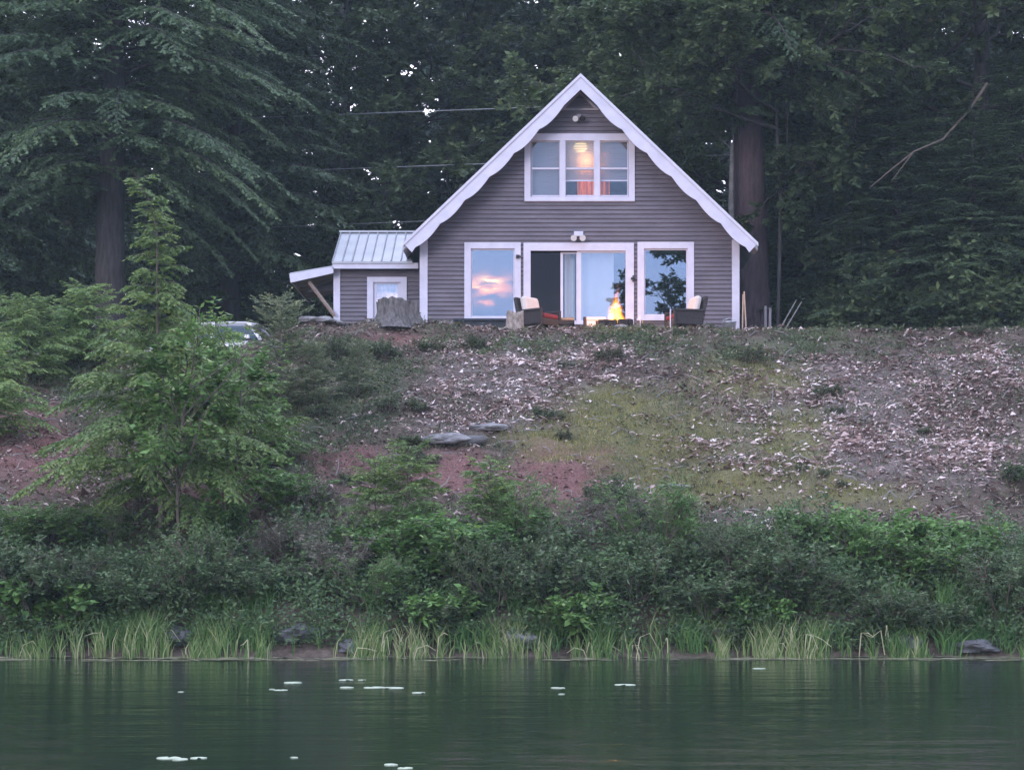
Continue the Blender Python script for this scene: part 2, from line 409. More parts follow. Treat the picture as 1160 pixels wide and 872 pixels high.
def mm(op, a, b_):
    n = node(t, 'ShaderNodeMath', operation=op, use_clamp=True)
    for i, v in enumerate((a, b_)):
        if isinstance(v, (int, float)): n.inputs[i].default_value = v
        else: t.links.new(v, n.inputs[i])
    return n.outputs[0]
green = ramp(t, nb, [(.3, (.07, .09, .045)), (.7, (.17, .19, .10))])
olive = ramp(t, nb, [(.3, (.125, .125, .042)), (.7, (.28, .255, .095))])
redc = ramp(t, nb, [(.35, (.15, .065, .055)), (.65, (.36, .18, .16))])
chipc = ramp(t, nb, [(.38, (.10, .08, .07)), (.62, (.40, .33, .31))])
c = mixc(base, green, mm('MULTIPLY', at.outputs['Alpha'], .75))
c = mixc(c, chipc, mm('MULTIPLY', sp.outputs[2], .6))
c = mixc(c, olive, mm('MULTIPLY', sp.outputs[0], .85))
c = mixc(c, redc, mm('MULTIPLY', sp.outputs[1], .9))
t.links.new(c, b.inputs['Base Color']); b.inputs['Roughness'].default_value = .95
bp = node(t, 'ShaderNodeBump'); bp.inputs['Strength'].default_value = 1; bp.inputs['Distance'].default_value = .12
t.links.new(nb, bp.inputs['Height']); t.links.new(bp.outputs[0], b.inputs['Normal'])
tag(link('ground', me, m), kind='structure')
wv = np.array([[-300, -300, 0], [300, -300, 0], [300, 26.5, 0], [-300, 26.5, 0]])
tag(link('water', quads(wv, [[0, 1, 2, 3]]), M['water']), kind='structure')

# ---------------------------------------------------------------- the cottage
HD = 42.0
X0, X1 = -2.10, 5.32; XC = 1.61; ZF = 6.92
AP = 12.70; SL = .952                    # outer apex height, roof slope
OUT = 4.16                               # half width to the eave
def hx(px, d=HD): return (px-580)/F*d
def hz(py, d=HD): return EYE+(HOR-py)/F*d
def zr(x): return AP-SL*abs(x-XC)
house = thing('cottage', (XC, HD, 6.45), 'taupe clapboard cottage with steep gable, white scalloped bargeboards and a lit upper window', 'house')
HM = Matrix.Translation((-XC, -HD, -6.45))
def hb(mb, name, mat_, parent=None, **k):
    """build in world coordinates, stored relative to the cottage"""
    par = parent or house
    return mb.build(name, mat_, par, M=HM, **k)
def siding(mb, u0, u1, z0, z1, holes, lim=None, place=None, step=.104, th=.13):
    place = place or (lambda u, v, z: (u, v, z))
    cuts = sorted({h for o in holes for h in (o[2], o[3]) if z0 < h < z1})
    z = z0
    while z < z1-1e-4:
        zt = min(z+step, z1); bs = [z]+[c for c in cuts if z+.002 < c < zt-.002]+[zt]
        for a, bb in zip(bs[:-1], bs[1:]):
            segs = [(u0, u1)]
            for (hx0, hx1, hz0, hz1) in holes:
                if hz0 < (a+bb)/2 < hz1:
                    ns = []
                    for s0, s1 in segs:
                        if hx1 <= s0 or hx0 >= s1: ns.append((s0, s1)); continue
                        if s0 < hx0: ns.append((s0, hx0))
                        if hx1 < s1: ns.append((hx1, s1))
                    segs = ns
            fa = (a-z)/step; fb = (bb-z)/step
            va, vb = -.034*(1-fa)-.001, -.034*(1-fb)-.001
            for s0, s1 in segs:
                L0 = [s0, s0, s1, s1]
                if lim:
                    la, lb = lim(a), lim(bb)
                    L0 = [max(s0, la[0]), max(s0, lb[0]), min(s1, la[1]), min(s1, lb[1])]
                    if L0[2]-L0[0] < .01: continue
                    if L0[3] < L0[1]: L0[1] = L0[3] = (L0[1]+L0[3])/2
                A, B, Cc, Dd = L0
                vs = [place(A, va, a), place(Cc, va, a), place(Dd, vb, bb), place(B, vb, bb),
                      place(A, th, a), place(Cc, th, a), place(Dd, th, bb), place(B, th, bb)]
                mb.add(vs, [(0, 1, 2, 3), (5, 4, 7, 6), (0, 4, 5, 1), (3, 2, 6, 7), (0, 3, 7, 4), (1, 5, 6, 2)])
        z = zt
# openings (outer edges of the casings, pulled in a little)
wins = dict(up=(594, 719, 152, 229), left=(526, 590, 275, 361), door=(593, 718, 275.5, 368), right=(722, 786, 274.5, 361))
def wbox(k): a, b_, c_, d_ = wins[k]; return hx(a), hx(b_), hz(d_), hz(c_)
holes = [(a+.03, b_-.03, c_+.03, d_-.03) for a, b_, c_, d_ in map(wbox, wins)]
w = MB()
siding(w, X0, X1, 6.62, AP-.18, holes, lim=lambda z: (XC-(AP-.155-z)/SL, XC+(AP-.155-z)/SL), place=lambda u, v, z: (u, HD+v, z))
hb(w, 'front_wall', M['siding'])
BK = 50.5; EZ = zr(X0)-.12
for nm, xx, sg in (('side_wall', X0, 1), ('side_wall', X1, -1)):
    w = MB(); siding(w, HD+.14, BK, 6.62, EZ-.02, [], place=lambda u, v, z, xx=xx, sg=sg: (xx+sg*v, u, z)); hb(w, nm, M['siding'])
w = MB(); siding(w, X0+.14, X1-.14, 6.62, AP-.35, [], lim=lambda z: (XC-(AP-.32-z)/SL, XC+(AP-.32-z)/SL), place=lambda u, v, z: (u, BK-v, z)); hb(w, 'back_wall', M['siding'])
f = MB(); f.box(X0+.03, X1-.03, HD+.03, BK-.03, 6.0, 6.615); hb(f, 'foundation', M['slab'])
f = MB(); f.box(X0+.14, X1-.14, HD+.14, BK-.15, 6.80, 6.90); hb(f, 'floor', M['dark'])
f = MB(); f.box(X0+.14, X1-.14, HD+.14, BK-.15, 9.20, 9.36); hb(f, 'ceiling', M['dark'])
f = MB(); f.box(X0+.14, X1-.14, HD+3.6, HD+3.7, 6.91, 9.19); f.box(XC-1.9, XC+1.9, HD+3.0, HD+3.1, 9.37, AP-.42-1.6); hb(f, 'inner_wall', M['dark'])
# roof
rf = MB(); FY = HD-.52
for s in (-1, 1):
    e = XC+s*OUT; th = .10
    rf.prism([(XC, AP), (e, AP-SL*OUT), (e, AP-SL*OUT-th*1.38), (XC, AP-th*1.38)][::s], FY, BK+.4)
    k = 0
    yv = FY+.3
    while yv < BK+.3:
        a = Vector((XC, yv, AP+.012)); q = Vector((e, yv, AP-SL*OUT+.012)); rf.tube([a, q], .018, 4); yv += .42
hb(rf, 'roof', M['roof'])
# white bargeboards with a scalloped lower edge
n_s = 120; Ls = OUT*math.sqrt(1+SL*SL)
for s in (-1, 1):
    top = []; low = []
    for i in range(n_s+1):
        u = i/n_s*OUT; sl = u*math.sqrt(1+SL*SL)
        ph = (sl-.55)/.80
        f_ = ph-math.floor(ph)
        dv = .372+.085*(math.sin(math.pi*f_)**.8 if ph > 0 else 0)-.02
        dv = dv if i < n_s else .38
        x = XC+s*u
        top.append((x, AP-.006-SL*u)); low.append((XC+s*max(u, 0), AP-SL*u-dv))
    # end cut square to the slope
    low = [p for p in low if abs(p[0]-XC) <= OUT-.20]+[(XC+s*(OUT-.20), AP-SL*(OUT-.20)-.40)]
    bb = MB(); vs = []; 
    poly = top+low[::-1]
    # strips between matching upper and lower samples
    m_ = len(low); vs = []
    idx = np.linspace(0, n_s, m_).round().astype(int)
    tp = [top[i] for i in idx]
    for yv in (FY-.034, FY-.003):
        vs += [(a, yv, z) for a, z in tp]+[(a, yv, z) for a, z in low]
    fs = []
    for i in range(m_-1):
        fs += [(i, i+1, m_+i+1, m_+i), (2*m_+i, 3*m_+i, 3*m_+i+1, 2*m_+i+1), (i, 2*m_+i, 2*m_+i+1, i+1), (m_+i, m_+i+1, 3*m_+i+1, 3*m_+i)]
    fs += [(0, m_, 3*m_, 2*m_), (m_-1, 3*m_-1, 4*m_-1, 2*m_-1)]
    bb.add(vs, fs); hb(bb, 'bargeboard', M['white'])
    cr = MB(); e = XC+s*(OUT+.01)
    cr.prism([(XC, AP+.022), (e, AP+.022-SL*(OUT+.01)), (e, AP-.06-SL*(OUT+.01)), (XC, AP-.06)][::s], FY-.06, FY-.036)
    hb(cr, 'roof_edge_trim', M['white'])
    sf = MB()   # soffit under the overhang, along the slope
    sf.prism([(XC, AP-.15), (e-s*.01, AP-.15-SL*OUT), (e-s*.01, AP-.17-SL*OUT), (XC, AP-.17)][::s], FY+.0, HD-.03); hb(sf, 'soffit', M['trimgrey'])
# corner boards
for a, b_ in ((475.5, 484.5), (829, 837.5)):
    c_ = MB(); c_.box(hx(a), hx(b_), HD-.05, HD+.12, 6.60, zr(hx(480) if a < 500 else hx(833))-.26); hb(c_, 'corner_board', M['white'], bevel=.006)
# vent triangle at the peak
v_ = MB(); zb = hz(124)
v_.box(XC-.45, XC+.45, HD-.055, HD-.032, zb-.035, zb+.015)
hw = .42; tz = zb+.42
for s in (-1, 1): v_.prism([(XC+s*hw, zb+.015), (XC, tz), (XC, tz-.06), (XC+s*(hw-.075), zb+.015)][::-s], HD-.055, HD-.032)
vt = hb(v_, 'gable_vent', M['trimgrey'])
v_ = MB()
for i in range(5):
    z_ = zb+.03+i*.065; h_ = (tz-z_)/.42*.42-.08
    if h_ > .03: v_.box(XC-h_, XC+h_, HD-.045, HD-.030, z_, z_+.03)
hb(v_, 'vent_slat', M['siding'], parent=vt)
def rframe(mb, x0, x1, z0, z1, wl, wr, wb, wt, y0, y1):
    mb.box(x0, x0+wl, y0, y1, z0, z1); mb.box(x1-wr, x1, y0, y1, z0, z1)
    mb.box(x0+wl, x1-wr, y0, y1, z1-wt, z1); mb.box(x0+wl, x1-wr, y0, y1, z0, z0+wb)
def pane(x0, x1, z0, z1, y, mat_, parent, nm='pane'):
    g = MB(); g.box(x0, x1, y, y+.006, z0, z1); return hb(g, nm, mat_, parent=parent)
# single windows
for k, pn in (('left', (535, 581.5, 283.5, 358)), ('right', (731, 777.5, 283.5, 356))):
    x0, x1, z0, z1 = wbox(k); a, b_, c_, d_ = hx(pn[0]), hx(pn[1]), hz(pn[3]), hz(pn[2])
    fr = MB(); rframe(fr, x0, x1, z0, z1, a-x0-.03, x1-b_-.03, c_-z0-.02, z1-d_-.03, HD-.055, HD-.001)
    wv_ = hb(fr, 'window', M['white'], bevel=.005)
    s_ = MB(); rframe(s_, x0+.035, x1-.035, z0+.035, z1-.035, a-x0-.035, x1-b_-.035, c_-z0-.035, z1-d_-.035, HD+.001, HD+.05)
    hb(s_, 'sash', M['white'], parent=wv_)
    pane(a-.01, b_+.01, c_-.01, d_+.01, HD+.02, M['glass'], wv_)
    sl_ = MB(); sl_.box(x0-.02, x1+.02, HD-.075, HD-.03, z0-.05, z0-.003); hb(sl_, 'sill', M['white'], parent=wv_)
    if k == 'left':
        hk = MB(); hk.box(hx(584.5), hx(588.5), HD-.11, HD-.056, hz(293.2), hz(289.5)); hk.box(hx(586), hx(590.5), HD-.09, HD-.07, hz(292), hz(290.5)); hb(hk, 'latch', M['black'], parent=wv_)
# sliding door
x0, x1, z0, z1 = wbox('door')
fr = MB(); rframe(fr, x0, x1, z0, z1, .17, .20, .045, .19, HD-.060, HD-.001)
dr = hb(fr, 'sliding_door', M['white'], bevel=.005)
s_ = MB()
def bars(mb, a, b_, y0, y1, zlo=366.5, zhi=285): mb.box(hx(a), hx(b_), y0, y1, hz(zlo), hz(zhi))
rframe(s_, hx(635), hx(657), hz(366), hz(285.5), .062, .09, .07, .03, HD+.055, HD+.095)
hb(s_, 'door_sash', M['white'], parent=dr)
pane(hx(637), hx(654), hz(364), hz(286), HD+.07, M['glass_dim'], dr)
s_ = MB(); rframe(s_, hx(653.5), hx(713), hz(366.2), hz(284), .10, .05, .07, .05, HD+.003, HD+.050)
hb(s_, 'door_sash', M['white'], parent=dr)
pane(hx(657), hx(712), hz(364), hz(286), HD+.02, M['glass'], dr)
sc_ = MB(); sc_.box(hx(601), hx(636), HD+.11, HD+.114, hz(367), hz(283)); hb(sc_, 'insect_screen', M['screen'], parent=dr)
hd = MB(); hd.box(hx(714.5), hx(719.5), HD-.10, HD-.062, hz(317.5), hz(315)); hd.box(hx(716), hx(717.6), HD-.12, HD-.08, hz(320), hz(313)); hb(hd, 'door_handle', M['black'], parent=dr)
def drape(xa, xb, za, zb_, y, nm, mat_, parent, amp=.03, wl=.11):
    n = max(8, int((xb-xa)/.012)); u = np.linspace(xa, xb, n); v = y+amp*np.sin(u/wl*2*math.pi)+amp*.4*np.sin(u/wl*3.7)
    V_ = np.concatenate([np.stack([u, v, np.full(n, za)], 1), np.stack([u, v*.0+y+(v-y)*.8, np.full(n, zb_)], 1)])-np.array([XC, HD, 6.45])
    q = np.stack([np.arange(n-1), np.arange(1, n), np.arange(1, n)+n, np.arange(n-1)+n], 1)
    me = quads(V_, q, smooth=True, name=nm); o = link(nm, me, mat_, parent); return o
drape(hx(655), hx(696), hz(365), hz(284), HD+.30, 'drape', M['drape'], dr, .012, .5)
drape(hx(640), hx(652), hz(365), hz(284), HD+.34, 'drape', M['drape'], dr, .02, .15)
st = MB(); st.box(x0-.15, x1+.15, HD-.5, HD-.062, 6.40, 6.80); hb(st, 'door_step', M['slab'], bevel=.02)
# upper window of three sashes
x0, x1, z0, z1 = wbox('up')
fr = MB(); rframe(fr, x0, x1, z0, z1, .15, .15, .12, .17, HD-.060, HD-.001)
cols = [(602.5, 634), (640.5, 673), (679.5, 711)]
for a, b_ in ((634, 640.5), (673, 679.5)): fr.box(hx(a), hx(b_), HD-.058, HD-.001, z0+.12, z1-.17)
uw = hb(fr, 'window', M['white'], bevel=.005)
sb = MB(); sb.box(x0+.02, x1-.02, HD-.075, HD-.061, z0+.01, z0+.055); hb(sb, 'sill', M['white'], parent=uw)
for i, (a, b_) in enumerate(cols):
    A, B = hx(a), hx(b_)
    s_ = MB(); rframe(s_, A-.01, B+.01, hz(222.5), hz(160), .018, .018, .03, .02, HD+.003, HD+.04)
    s_.box(A+.008, B-.008, HD+.0, HD+.04, hz(192), hz(190)); hb(s_, 'sash', M['white'], parent=uw)
    pane(A, B, hz(222), hz(160.5), HD+.015, M['glass_dim'], uw)
    bl = MB(); zl = hz(222) if i == 0 else hz(203); z_ = zl
    while z_ < hz(160): bl.box(A-.02, B+.02, HD+.12+.008*((int(z_*1000)//30) % 2), HD+.123+.008*((int(z_*1000)//30) % 2), z_, z_+.0295); z_ += .03
    bln = hb(bl, 'blind', M['blind'], parent=uw)
    if i: rl = MB(); rl.box(A-.02, B+.02, HD+.10, HD+.15, zl-.03, zl-.002); hb(rl, 'blind_rail', M['white'], parent=bln)
drape(hx(655), hx(674), 9.40, hz(168), HD+.50, 'curtain', M['orange'], uw, .03, .12)
drape(hx(680), hx(692), 9.40, hz(168), HD+.50, 'curtain', M['orange'], uw, .03, .12)
lp = MB(); lp.lathe([(.01, .16), (.12, .16), (.16, .10), (.17, .05), (.13, -.02), (.06, -.05), (.01, -.055)], (hx(657.5, HD+.38), HD+.30, hz(167.5, HD+.35)-.06), 20)
lo_ = hb(lp, 'ceiling_lamp', M['bulb'], smooth=True)
ll = bpy.data.objects.new('lamp_light', bpy.data.lights.new('lamp_light', 'POINT')); COL.objects.link(ll)
ll.data.energy = 10; ll.data.color = (1, .62, .24); ll.data.shadow_soft_size = .08; ll.parent = house
ll.location = (hx(664)-XC, .33, hz(180)-6.45)
# lights on the front wall
w_ = MB(); w_.box(hx(650), hx(660.5), HD-.12, HD-.03, hz(268.5), hz(263)); wl_ = hb(w_, 'wall_light', M['white'], bevel=.01)
for px_ in (649.6, 659.6):
    w_ = MB(); w_.tube([(hx(px_), HD-.10, hz(270)), (hx(px_), HD-.22, hz(271.5))], [.05, .075], 12); hb(w_, 'lamp_head', M['lens'], parent=wl_)
w_ = MB(); w_.box(hx(653), hx(658), HD-.06, HD-.03, hz(134), hz(130)); fl_ = hb(w_, 'floodlight', M['trimgrey'])
for px_ in (651.5, 659.5):
    w_ = MB(); w_.tube([(hx(px_+(1 if px_ < 655 else -1)), HD-.08, hz(134)), (hx(px_), HD-.20, hz(137))], [.04, .07], 12); hb(w_, 'lamp_head', M['black'] if px_ > 655 else M['lens'], parent=fl_)

# ---- small wing on the left with a metal roof and a propped awning
WD = 42.9
def wx(px): return (px-580)/F*WD
def wz(py): return EYE+(HOR-py)/F*WD
wx0, wx1 = wx(380), X0-.01
wh = (wx(420), wx(456), wz(366), wz(318))
w = MB(); siding(w, wx0, wx1, 6.5, wz(303), [wh], place=lambda u, v, z: (u, WD+v, z)); hb(w, 'wing_wall', M['siding'])
w = MB(); siding(w, WD+.14, WD+3.5, 6.5, wz(305), [], place=lambda u, v, z: (wx0+v, u, z)); hb(w, 'wing_wall', M['siding'])
c_ = MB(); c_.box(wx(378), wx(385.5), WD-.05, WD+.12, 6.45, wz(303)); hb(c_, 'corner_board', M['white'])
c_ = MB(); c_.box(wx(378), wx(474.5), WD-.30, WD-.26, wz(306.5), wz(300)); hb(c_, 'fascia', M['white'])
ez = wz(298.5); rz_ = 9.58; ry = 44.7
rf = MB()
rv = [(wx(377.5), WD-.33, ez), (X0-.30, WD-.33, ez), (X0-.30, ry, rz_), (wx(377.5), ry, rz_)]
rf.add([(a, b_, c) for a, b_, c in rv]+[(a, b_, c-.05) for a, b_, c in rv], [(0, 1, 2, 3), (7, 6, 5, 4), (0, 4, 5, 1), (1, 5, 6, 2), (2, 6, 7, 3), (3, 7, 4, 0)])
rv2 = [(a, 2*ry-b_, c) for a, b_, c in rv]
rf.add([(a, b_+.002, c) for a, b_, c in rv2]+[(a, b_+.002, c-.05) for a, b_, c in rv2], [(3, 2, 1, 0), (4, 5, 6, 7), (1, 5, 4, 0), (2, 6, 5, 1), (3, 7, 6, 2), (0, 4, 7, 3)])
x_ = wx(377.5)+.02
while x_ < X0-.3:
    rf.tube([(x_, WD-.33, ez+.012), (x_, ry, rz_+.012)], .020, 5); x_ += .235
rf.box(wx(377.5)-.02, X0-.30, ry-.09, ry+.09, rz_-.01, rz_+.035)
hb(rf, 'wing_roof', M['roof'])
# wing window
fr = MB(); a, b_, c_z, d_ = wx(416), wx(461), wz(368), wz(314)
rframe(fr, a, b_, c_z, d_, .15, .15, .10, .13, WD-.055, WD-.001); ww = hb(fr, 'window', M['white'], bevel=.005)
s_ = MB(); rframe(s_, wx(422), wx(455), wz(366), wz(319), .10, .10, .06, .06, WD+.001, WD+.04); s_.box(wx(426), wx(452), WD+.003, WD+.03, wz(349), wz(347.5)); hb(s_, 'sash', M['white'], parent=ww)
pane(wx(425), wx(452), wz(364), wz(321), WD+.015, M['glass'], ww)
drape(wx(424), wx(453), wz(366), wz(319), WD+.12, 'drape', M['drape'], ww, .012, .12)
# awning
ax0, ax1 = wx(330), wx(379)
rz0, rz1 = wz(313), wz(304.5)
rf = MB(); rf.add([(ax0, WD-.25, rz0), (ax1+.03, WD-.25, rz1), (ax1+.03, WD+3.3, rz1), (ax0, WD+3.3, rz0), (ax0, WD-.25, rz0+.045), (ax1+.03, WD-.25, rz1+.045), (ax1+.03, WD+3.3, rz1+.045), (ax0, WD+3.3, rz0+.045)],
    [(3, 2, 1, 0), (4, 5, 6, 7), (0, 1, 5, 4), (1, 2, 6, 5), (2, 3, 7, 6), (3, 0, 4, 7)]); hb(rf, 'awning_roof', M['roof'])
rf = MB(); rf.prism([(ax0-.01, rz0-.005), (ax0+.02, rz0-.20), (ax1, rz1-.15), (ax1, rz1-.005)], WD-.30, WD-.255); hb(rf, 'awning_fascia', M['white'])
rf = MB(); rf.box(ax0+.0, ax0+.05, WD-.254, WD+3.3, rz0-.17, rz0-.005)
for k in range(7): rf.add(*[( [(ax0+.05, WD-.2+k*.5, rz0-.14), (ax1, WD-.2+k*.5, rz1-.14), (ax1, WD-.15+k*.5, rz1-.14), (ax0+.05, WD-.15+k*.5, rz0-.14), (ax0+.05, WD-.2+k*.5, rz0-.006), (ax1, WD-.2+k*.5, rz1-.006), (ax1, WD-.15+k*.5, rz1-.006), (ax0+.05, WD-.15+k*.5, rz0-.006)]), [(3, 2, 1, 0), (4, 5, 6, 7), (0, 1, 5, 4), (1, 2, 6, 5), (2, 3, 7, 6), (3, 0, 4, 7)]])
hb(rf, 'rafter', M['siding_end'])
rf = MB(); rf.prism([(ax0+.35, rz0-.20), (ax1, rz1-.16), (ax1, rz1-.42), (ax0+.35, rz0-.28)], WD+.7, WD+.74); hb(rf, 'awning_panel', M['siding'])
for yb in (WD-.15, WD+1.6, WD+3.1):
    rf = MB(); rf.tube([(ax0+.45, yb, rz0-.16), (ax1+.02, yb, rz0-.98)], .045, 4); hb(rf, 'awning_brace', M['siding_end'])

# ---------------------------------------------------------------- vegetation builders
def rot_z(v, a):
    c, s = np.cos(a), np.sin(a); o = v.copy(); o[..., 0] = v[..., 0]*c-v[..., 1]*s; o[..., 1] = v[..., 0]*s+v[..., 1]*c; return o
def conifer(seed, H, Rm, base_h, nbr, card=(.15, .045), twig_step=.18, card_step=.085, trunk_r=.3, up=.25, droop=.75, lean=0, power=.8, bend_tip=0, sag=.25, gap=.0, trunk_to=1.0):
    """crown mesh, trunk mesh: flat sprays along drooping branches"""
    g = np.random.default_rng(seed); tr = MB()
    n = 14; zz = np.linspace(0, H, n)
    wob = lambda z: (np.array([math.sin(z*.31+seed)*.12, math.cos(z*.27+seed)*.12, 0])*min(1, z/6)+np.array([lean*z/H+bend_tip*max(0, z/H-.86)**1.5*18, 0, 0]))
    tpts = [np.array([0, 0, z])+wob(z) for z in zz]
    tr.tube(tpts, [max(.012, trunk_r*(1-.93*z/H)*(1.25 if z == 0 else 1)) for z in zz], 10)
    S = []; Dd = []; Ln = []; Ti = []
    for i in range(nbr):
        q = (i+g.random())/nbr; h = base_h+(H*.985-base_h)*q**.92
        if g.random() < gap: continue
        fr = (h-base_h)/(H-base_h)
        L = Rm*((1-fr)**power)*g.uniform(.68, 1.12)+.18
        if fr < .12: L *= .6+fr*3.3
        az = i*2.399963+g.normal(0, .35)
        d0 = np.array([math.cos(az), math.sin(az), 0]); s0 = up*g.uniform(.5, 1.3)+.35*fr; s1 = droop*g.uniform(.7, 1.3)*(1-.45*fr)
        st = np.array([0, 0, h])+wob(h)
        t_ = np.linspace(0, 1, 7); crook = g.normal(0, .06, (7, 1)).cumsum(0)*L*.15
        side = np.array([-d0[1], d0[0], 0])
        pts = st+np.outer(t_*L, d0)+np.outer(L*(s0*t_-s1*t_**2), [0, 0, 1])+crook*side
        tr.tube(pts, [max(.004, trunk_r*.085*(L/Rm+.25)*(1-.9*u)) for u in t_], 4, cap=False)
        ct = g.uniform(-.18, .18)
        ts = np.arange(.14*g.uniform(.6, 1.4), 1.0, twig_step/L)
        for t in ts:
            p = np.array([np.interp(t, t_, pts[:, k]) for k in range(3)])
            for sd_ in (-1, 1):
                if g.random() < .10: continue
                l = (L*.36*(1-t)**.8+.16)*g.uniform(.6, 1.2)
                an = sd_*g.uniform(.75, 1.2)*(1-.35*t)
                dv = rot_z(d0, an); dv[2] = -sag*g.uniform(.2, 1.5)+(s0-2*s1*t)*.5
                S.append(p); Dd.append(dv); Ln.append(l); Ti.append(ct+g.uniform(-.1, .1))
        S.append(pts[-2]); Dd.append(pts[-1]-pts[-2]); Ln.append(.3*L**.3); Ti.append(ct+.1)
    S = np.array(S); Dd = unit(np.array(Dd)); Ln = np.array(Ln); Ti = np.array(Ti)
    k = np.maximum(3, (Ln/card_step).astype(int)*2); idx = np.repeat(np.arange(len(S)), k)
    order = np.arange(len(idx))-np.repeat(np.cumsum(k)-k, k); u = (order//2+g.random(len(idx))*.6)/(k[idx]/2)
    sgn = np.where(order % 2 == 0, 1, -1)
    Pb = S[idx]+Dd[idx]*(Ln[idx]*u)[:, None]; Pb[:, 2] -= sag*.6*Ln[idx]*u**2
    D2 = rot_z(Dd[idx], sgn*g.uniform(.35, 1.05, len(idx))); D2[:, 2] -= g.uniform(0, .6, len(idx))*sag*2; D2 = unit(D2+g.normal(0, .12, D2.shape))
    U2 = np.cross(D2, np.array([0, 0, 1.]))+g.normal(0, .75, D2.shape)
    cl = card[0]*g.uniform(.6, 1.25, len(idx))*(1-.35*np.clip(u, 0, 1)); cw = card[1]*g.uniform(.7, 1.4, len(idx))
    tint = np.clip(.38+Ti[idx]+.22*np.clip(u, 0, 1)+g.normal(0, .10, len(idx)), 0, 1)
    return cards(Pb, D2, U2, cl, cw, tint), tr
def grow(seed, starts, levels, leaf=(.09, .06), nleaf=12, flat=.5, spread=.25, tint0=.4, cup=.2):
    """recursive limbs. starts: (point, dir, length, radius); levels: (children, length ratio, angle)"""
    g = np.random.default_rng(seed); tr = MB(); ends = []
    def rec(p, d, L, r, lv, tt):
        n = 5; pts = [p]; dd = d.copy(); q = p.copy()
        for i in range(n-1):
            dd = unit(dd+g.normal(0, .10, 3)+np.array([0, 0, .03 if lv < 2 else -.03])); q = q+dd*L/(n-1); pts.append(q)
        tr.tube(pts, [max(.003, r*(1-.6*i/(n-1))) for i in range(n)], 6 if lv == 0 else 4, cap=False)
        if lv >= len(levels):
            ends.append((np.array(pts), tt)); return
        c, ratio, an = levels[lv]
        for j in range(c):
            t = .28+.72*(j+g.random())/c; t = min(t, 1.0)
            pp = np.array([np.interp(t, np.linspace(0, 1, n), [a[k] for a in pts]) for k in range(3)])
            base = unit(pts[-1]-pts[0]); rv = unit(g.normal(0, 1, 3)*np.array([1, 1, flat if lv else .8])); rv = unit(rv-base*np.dot(rv, base))
            aa = an*g.uniform(.6, 1.3)
            nd = unit(base*math.cos(aa)+rv*math.sin(aa))
            rec(pp, nd, L*ratio*g.uniform(.7, 1.25)*(1.15-.4*t), r*.45, lv+1, tt+g.uniform(-.09, .09))
    for (p, d, L, r) in starts: rec(np.array(p, float), unit(np.array(d, float)), L, r, 0, g.uniform(-.12, .12))
    PB = []; DD = []; TT = []
    for pts, tt in ends:
        t = np.sort(g.random(nleaf))*.95+.08
        b = np.stack([np.interp(t, np.linspace(0, 1, len(pts)), pts[:, k]) for k in range(3)], 1)
        ax = unit(pts[-1]-pts[0]); sg = np.where(np.arange(nleaf) % 2, 1, -1)[:, None]
        sd_ = unit(np.cross(ax, [0, 0, 1.])+1e-6)
        d = unit(ax*.55+sd_*sg+g.normal(0, .35, (nleaf, 3))-np.array([0, 0, .18]))
        PB.append(b+g.normal(0, spread*.05, b.shape)); DD.append(d); TT.append(np.full(nleaf, tt))
    PB = np.concatenate(PB); DD = np.concatenate(DD); TT = np.concatenate(TT); n = len(PB)
    U = np.cross(DD, [0, 0, 1.])+g.normal(0, .4, (n, 3))
    tint = np.clip(tint0+TT+g.normal(0, .13, n)+(g.random(n) < .02)*.5, 0, 1)
    me = cards(PB, DD, U, leaf[0]*np.exp(g.normal(-.05, .32, n)), leaf[1]*np.exp(g.normal(-.05, .28, n)), tint, fold=cup)
    return me, tr
def plant(name, loc, label, cat, crown_me, trunk_mb, leaf_m, wood_m, group=None, rz=0, crown='crown', trunk='trunk', scale=1):
    o = thing(name, loc, label, cat, group, rz)
    link(crown, crown_me, leaf_m, o); trunk_mb.build(trunk, wood_m, o, smooth=True)
    o.scale = (scale,)*3
    return o
def put(proto, loc, label, rz=0, s=1.0, sz=None, first=[set()], group=None, leaf=None):
    """the first call moves the prototype itself, later calls copy it and its parts"""
    if proto.name in first[0]: o = copy_tree(proto)
    else: first[0].add(proto.name); o = proto
    o.location = loc; o.rotation_euler = (0, 0, rz); o.scale = (s, s, sz or s); o['label'] = label
    if group: o['group'] = group
    return o
def on_ground(px, d, dz=-.05):
    x = (px-580)/F*d; return (x, d, Tz(x, d)+dz)

# ---------------------------------------------------------------- near trees
GW = 'tall trees at the edge of the wood'
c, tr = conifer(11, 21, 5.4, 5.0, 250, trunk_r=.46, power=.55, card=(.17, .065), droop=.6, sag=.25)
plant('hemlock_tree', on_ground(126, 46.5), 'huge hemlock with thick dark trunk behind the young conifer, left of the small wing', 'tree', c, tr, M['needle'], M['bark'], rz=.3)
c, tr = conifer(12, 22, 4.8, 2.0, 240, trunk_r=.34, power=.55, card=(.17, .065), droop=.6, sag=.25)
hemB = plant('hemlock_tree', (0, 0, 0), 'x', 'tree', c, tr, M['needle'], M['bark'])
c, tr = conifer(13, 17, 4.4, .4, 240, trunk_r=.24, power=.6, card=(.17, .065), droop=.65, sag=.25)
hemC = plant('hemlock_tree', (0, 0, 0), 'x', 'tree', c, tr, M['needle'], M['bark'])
GH = 'hemlocks along the edge of the yard'
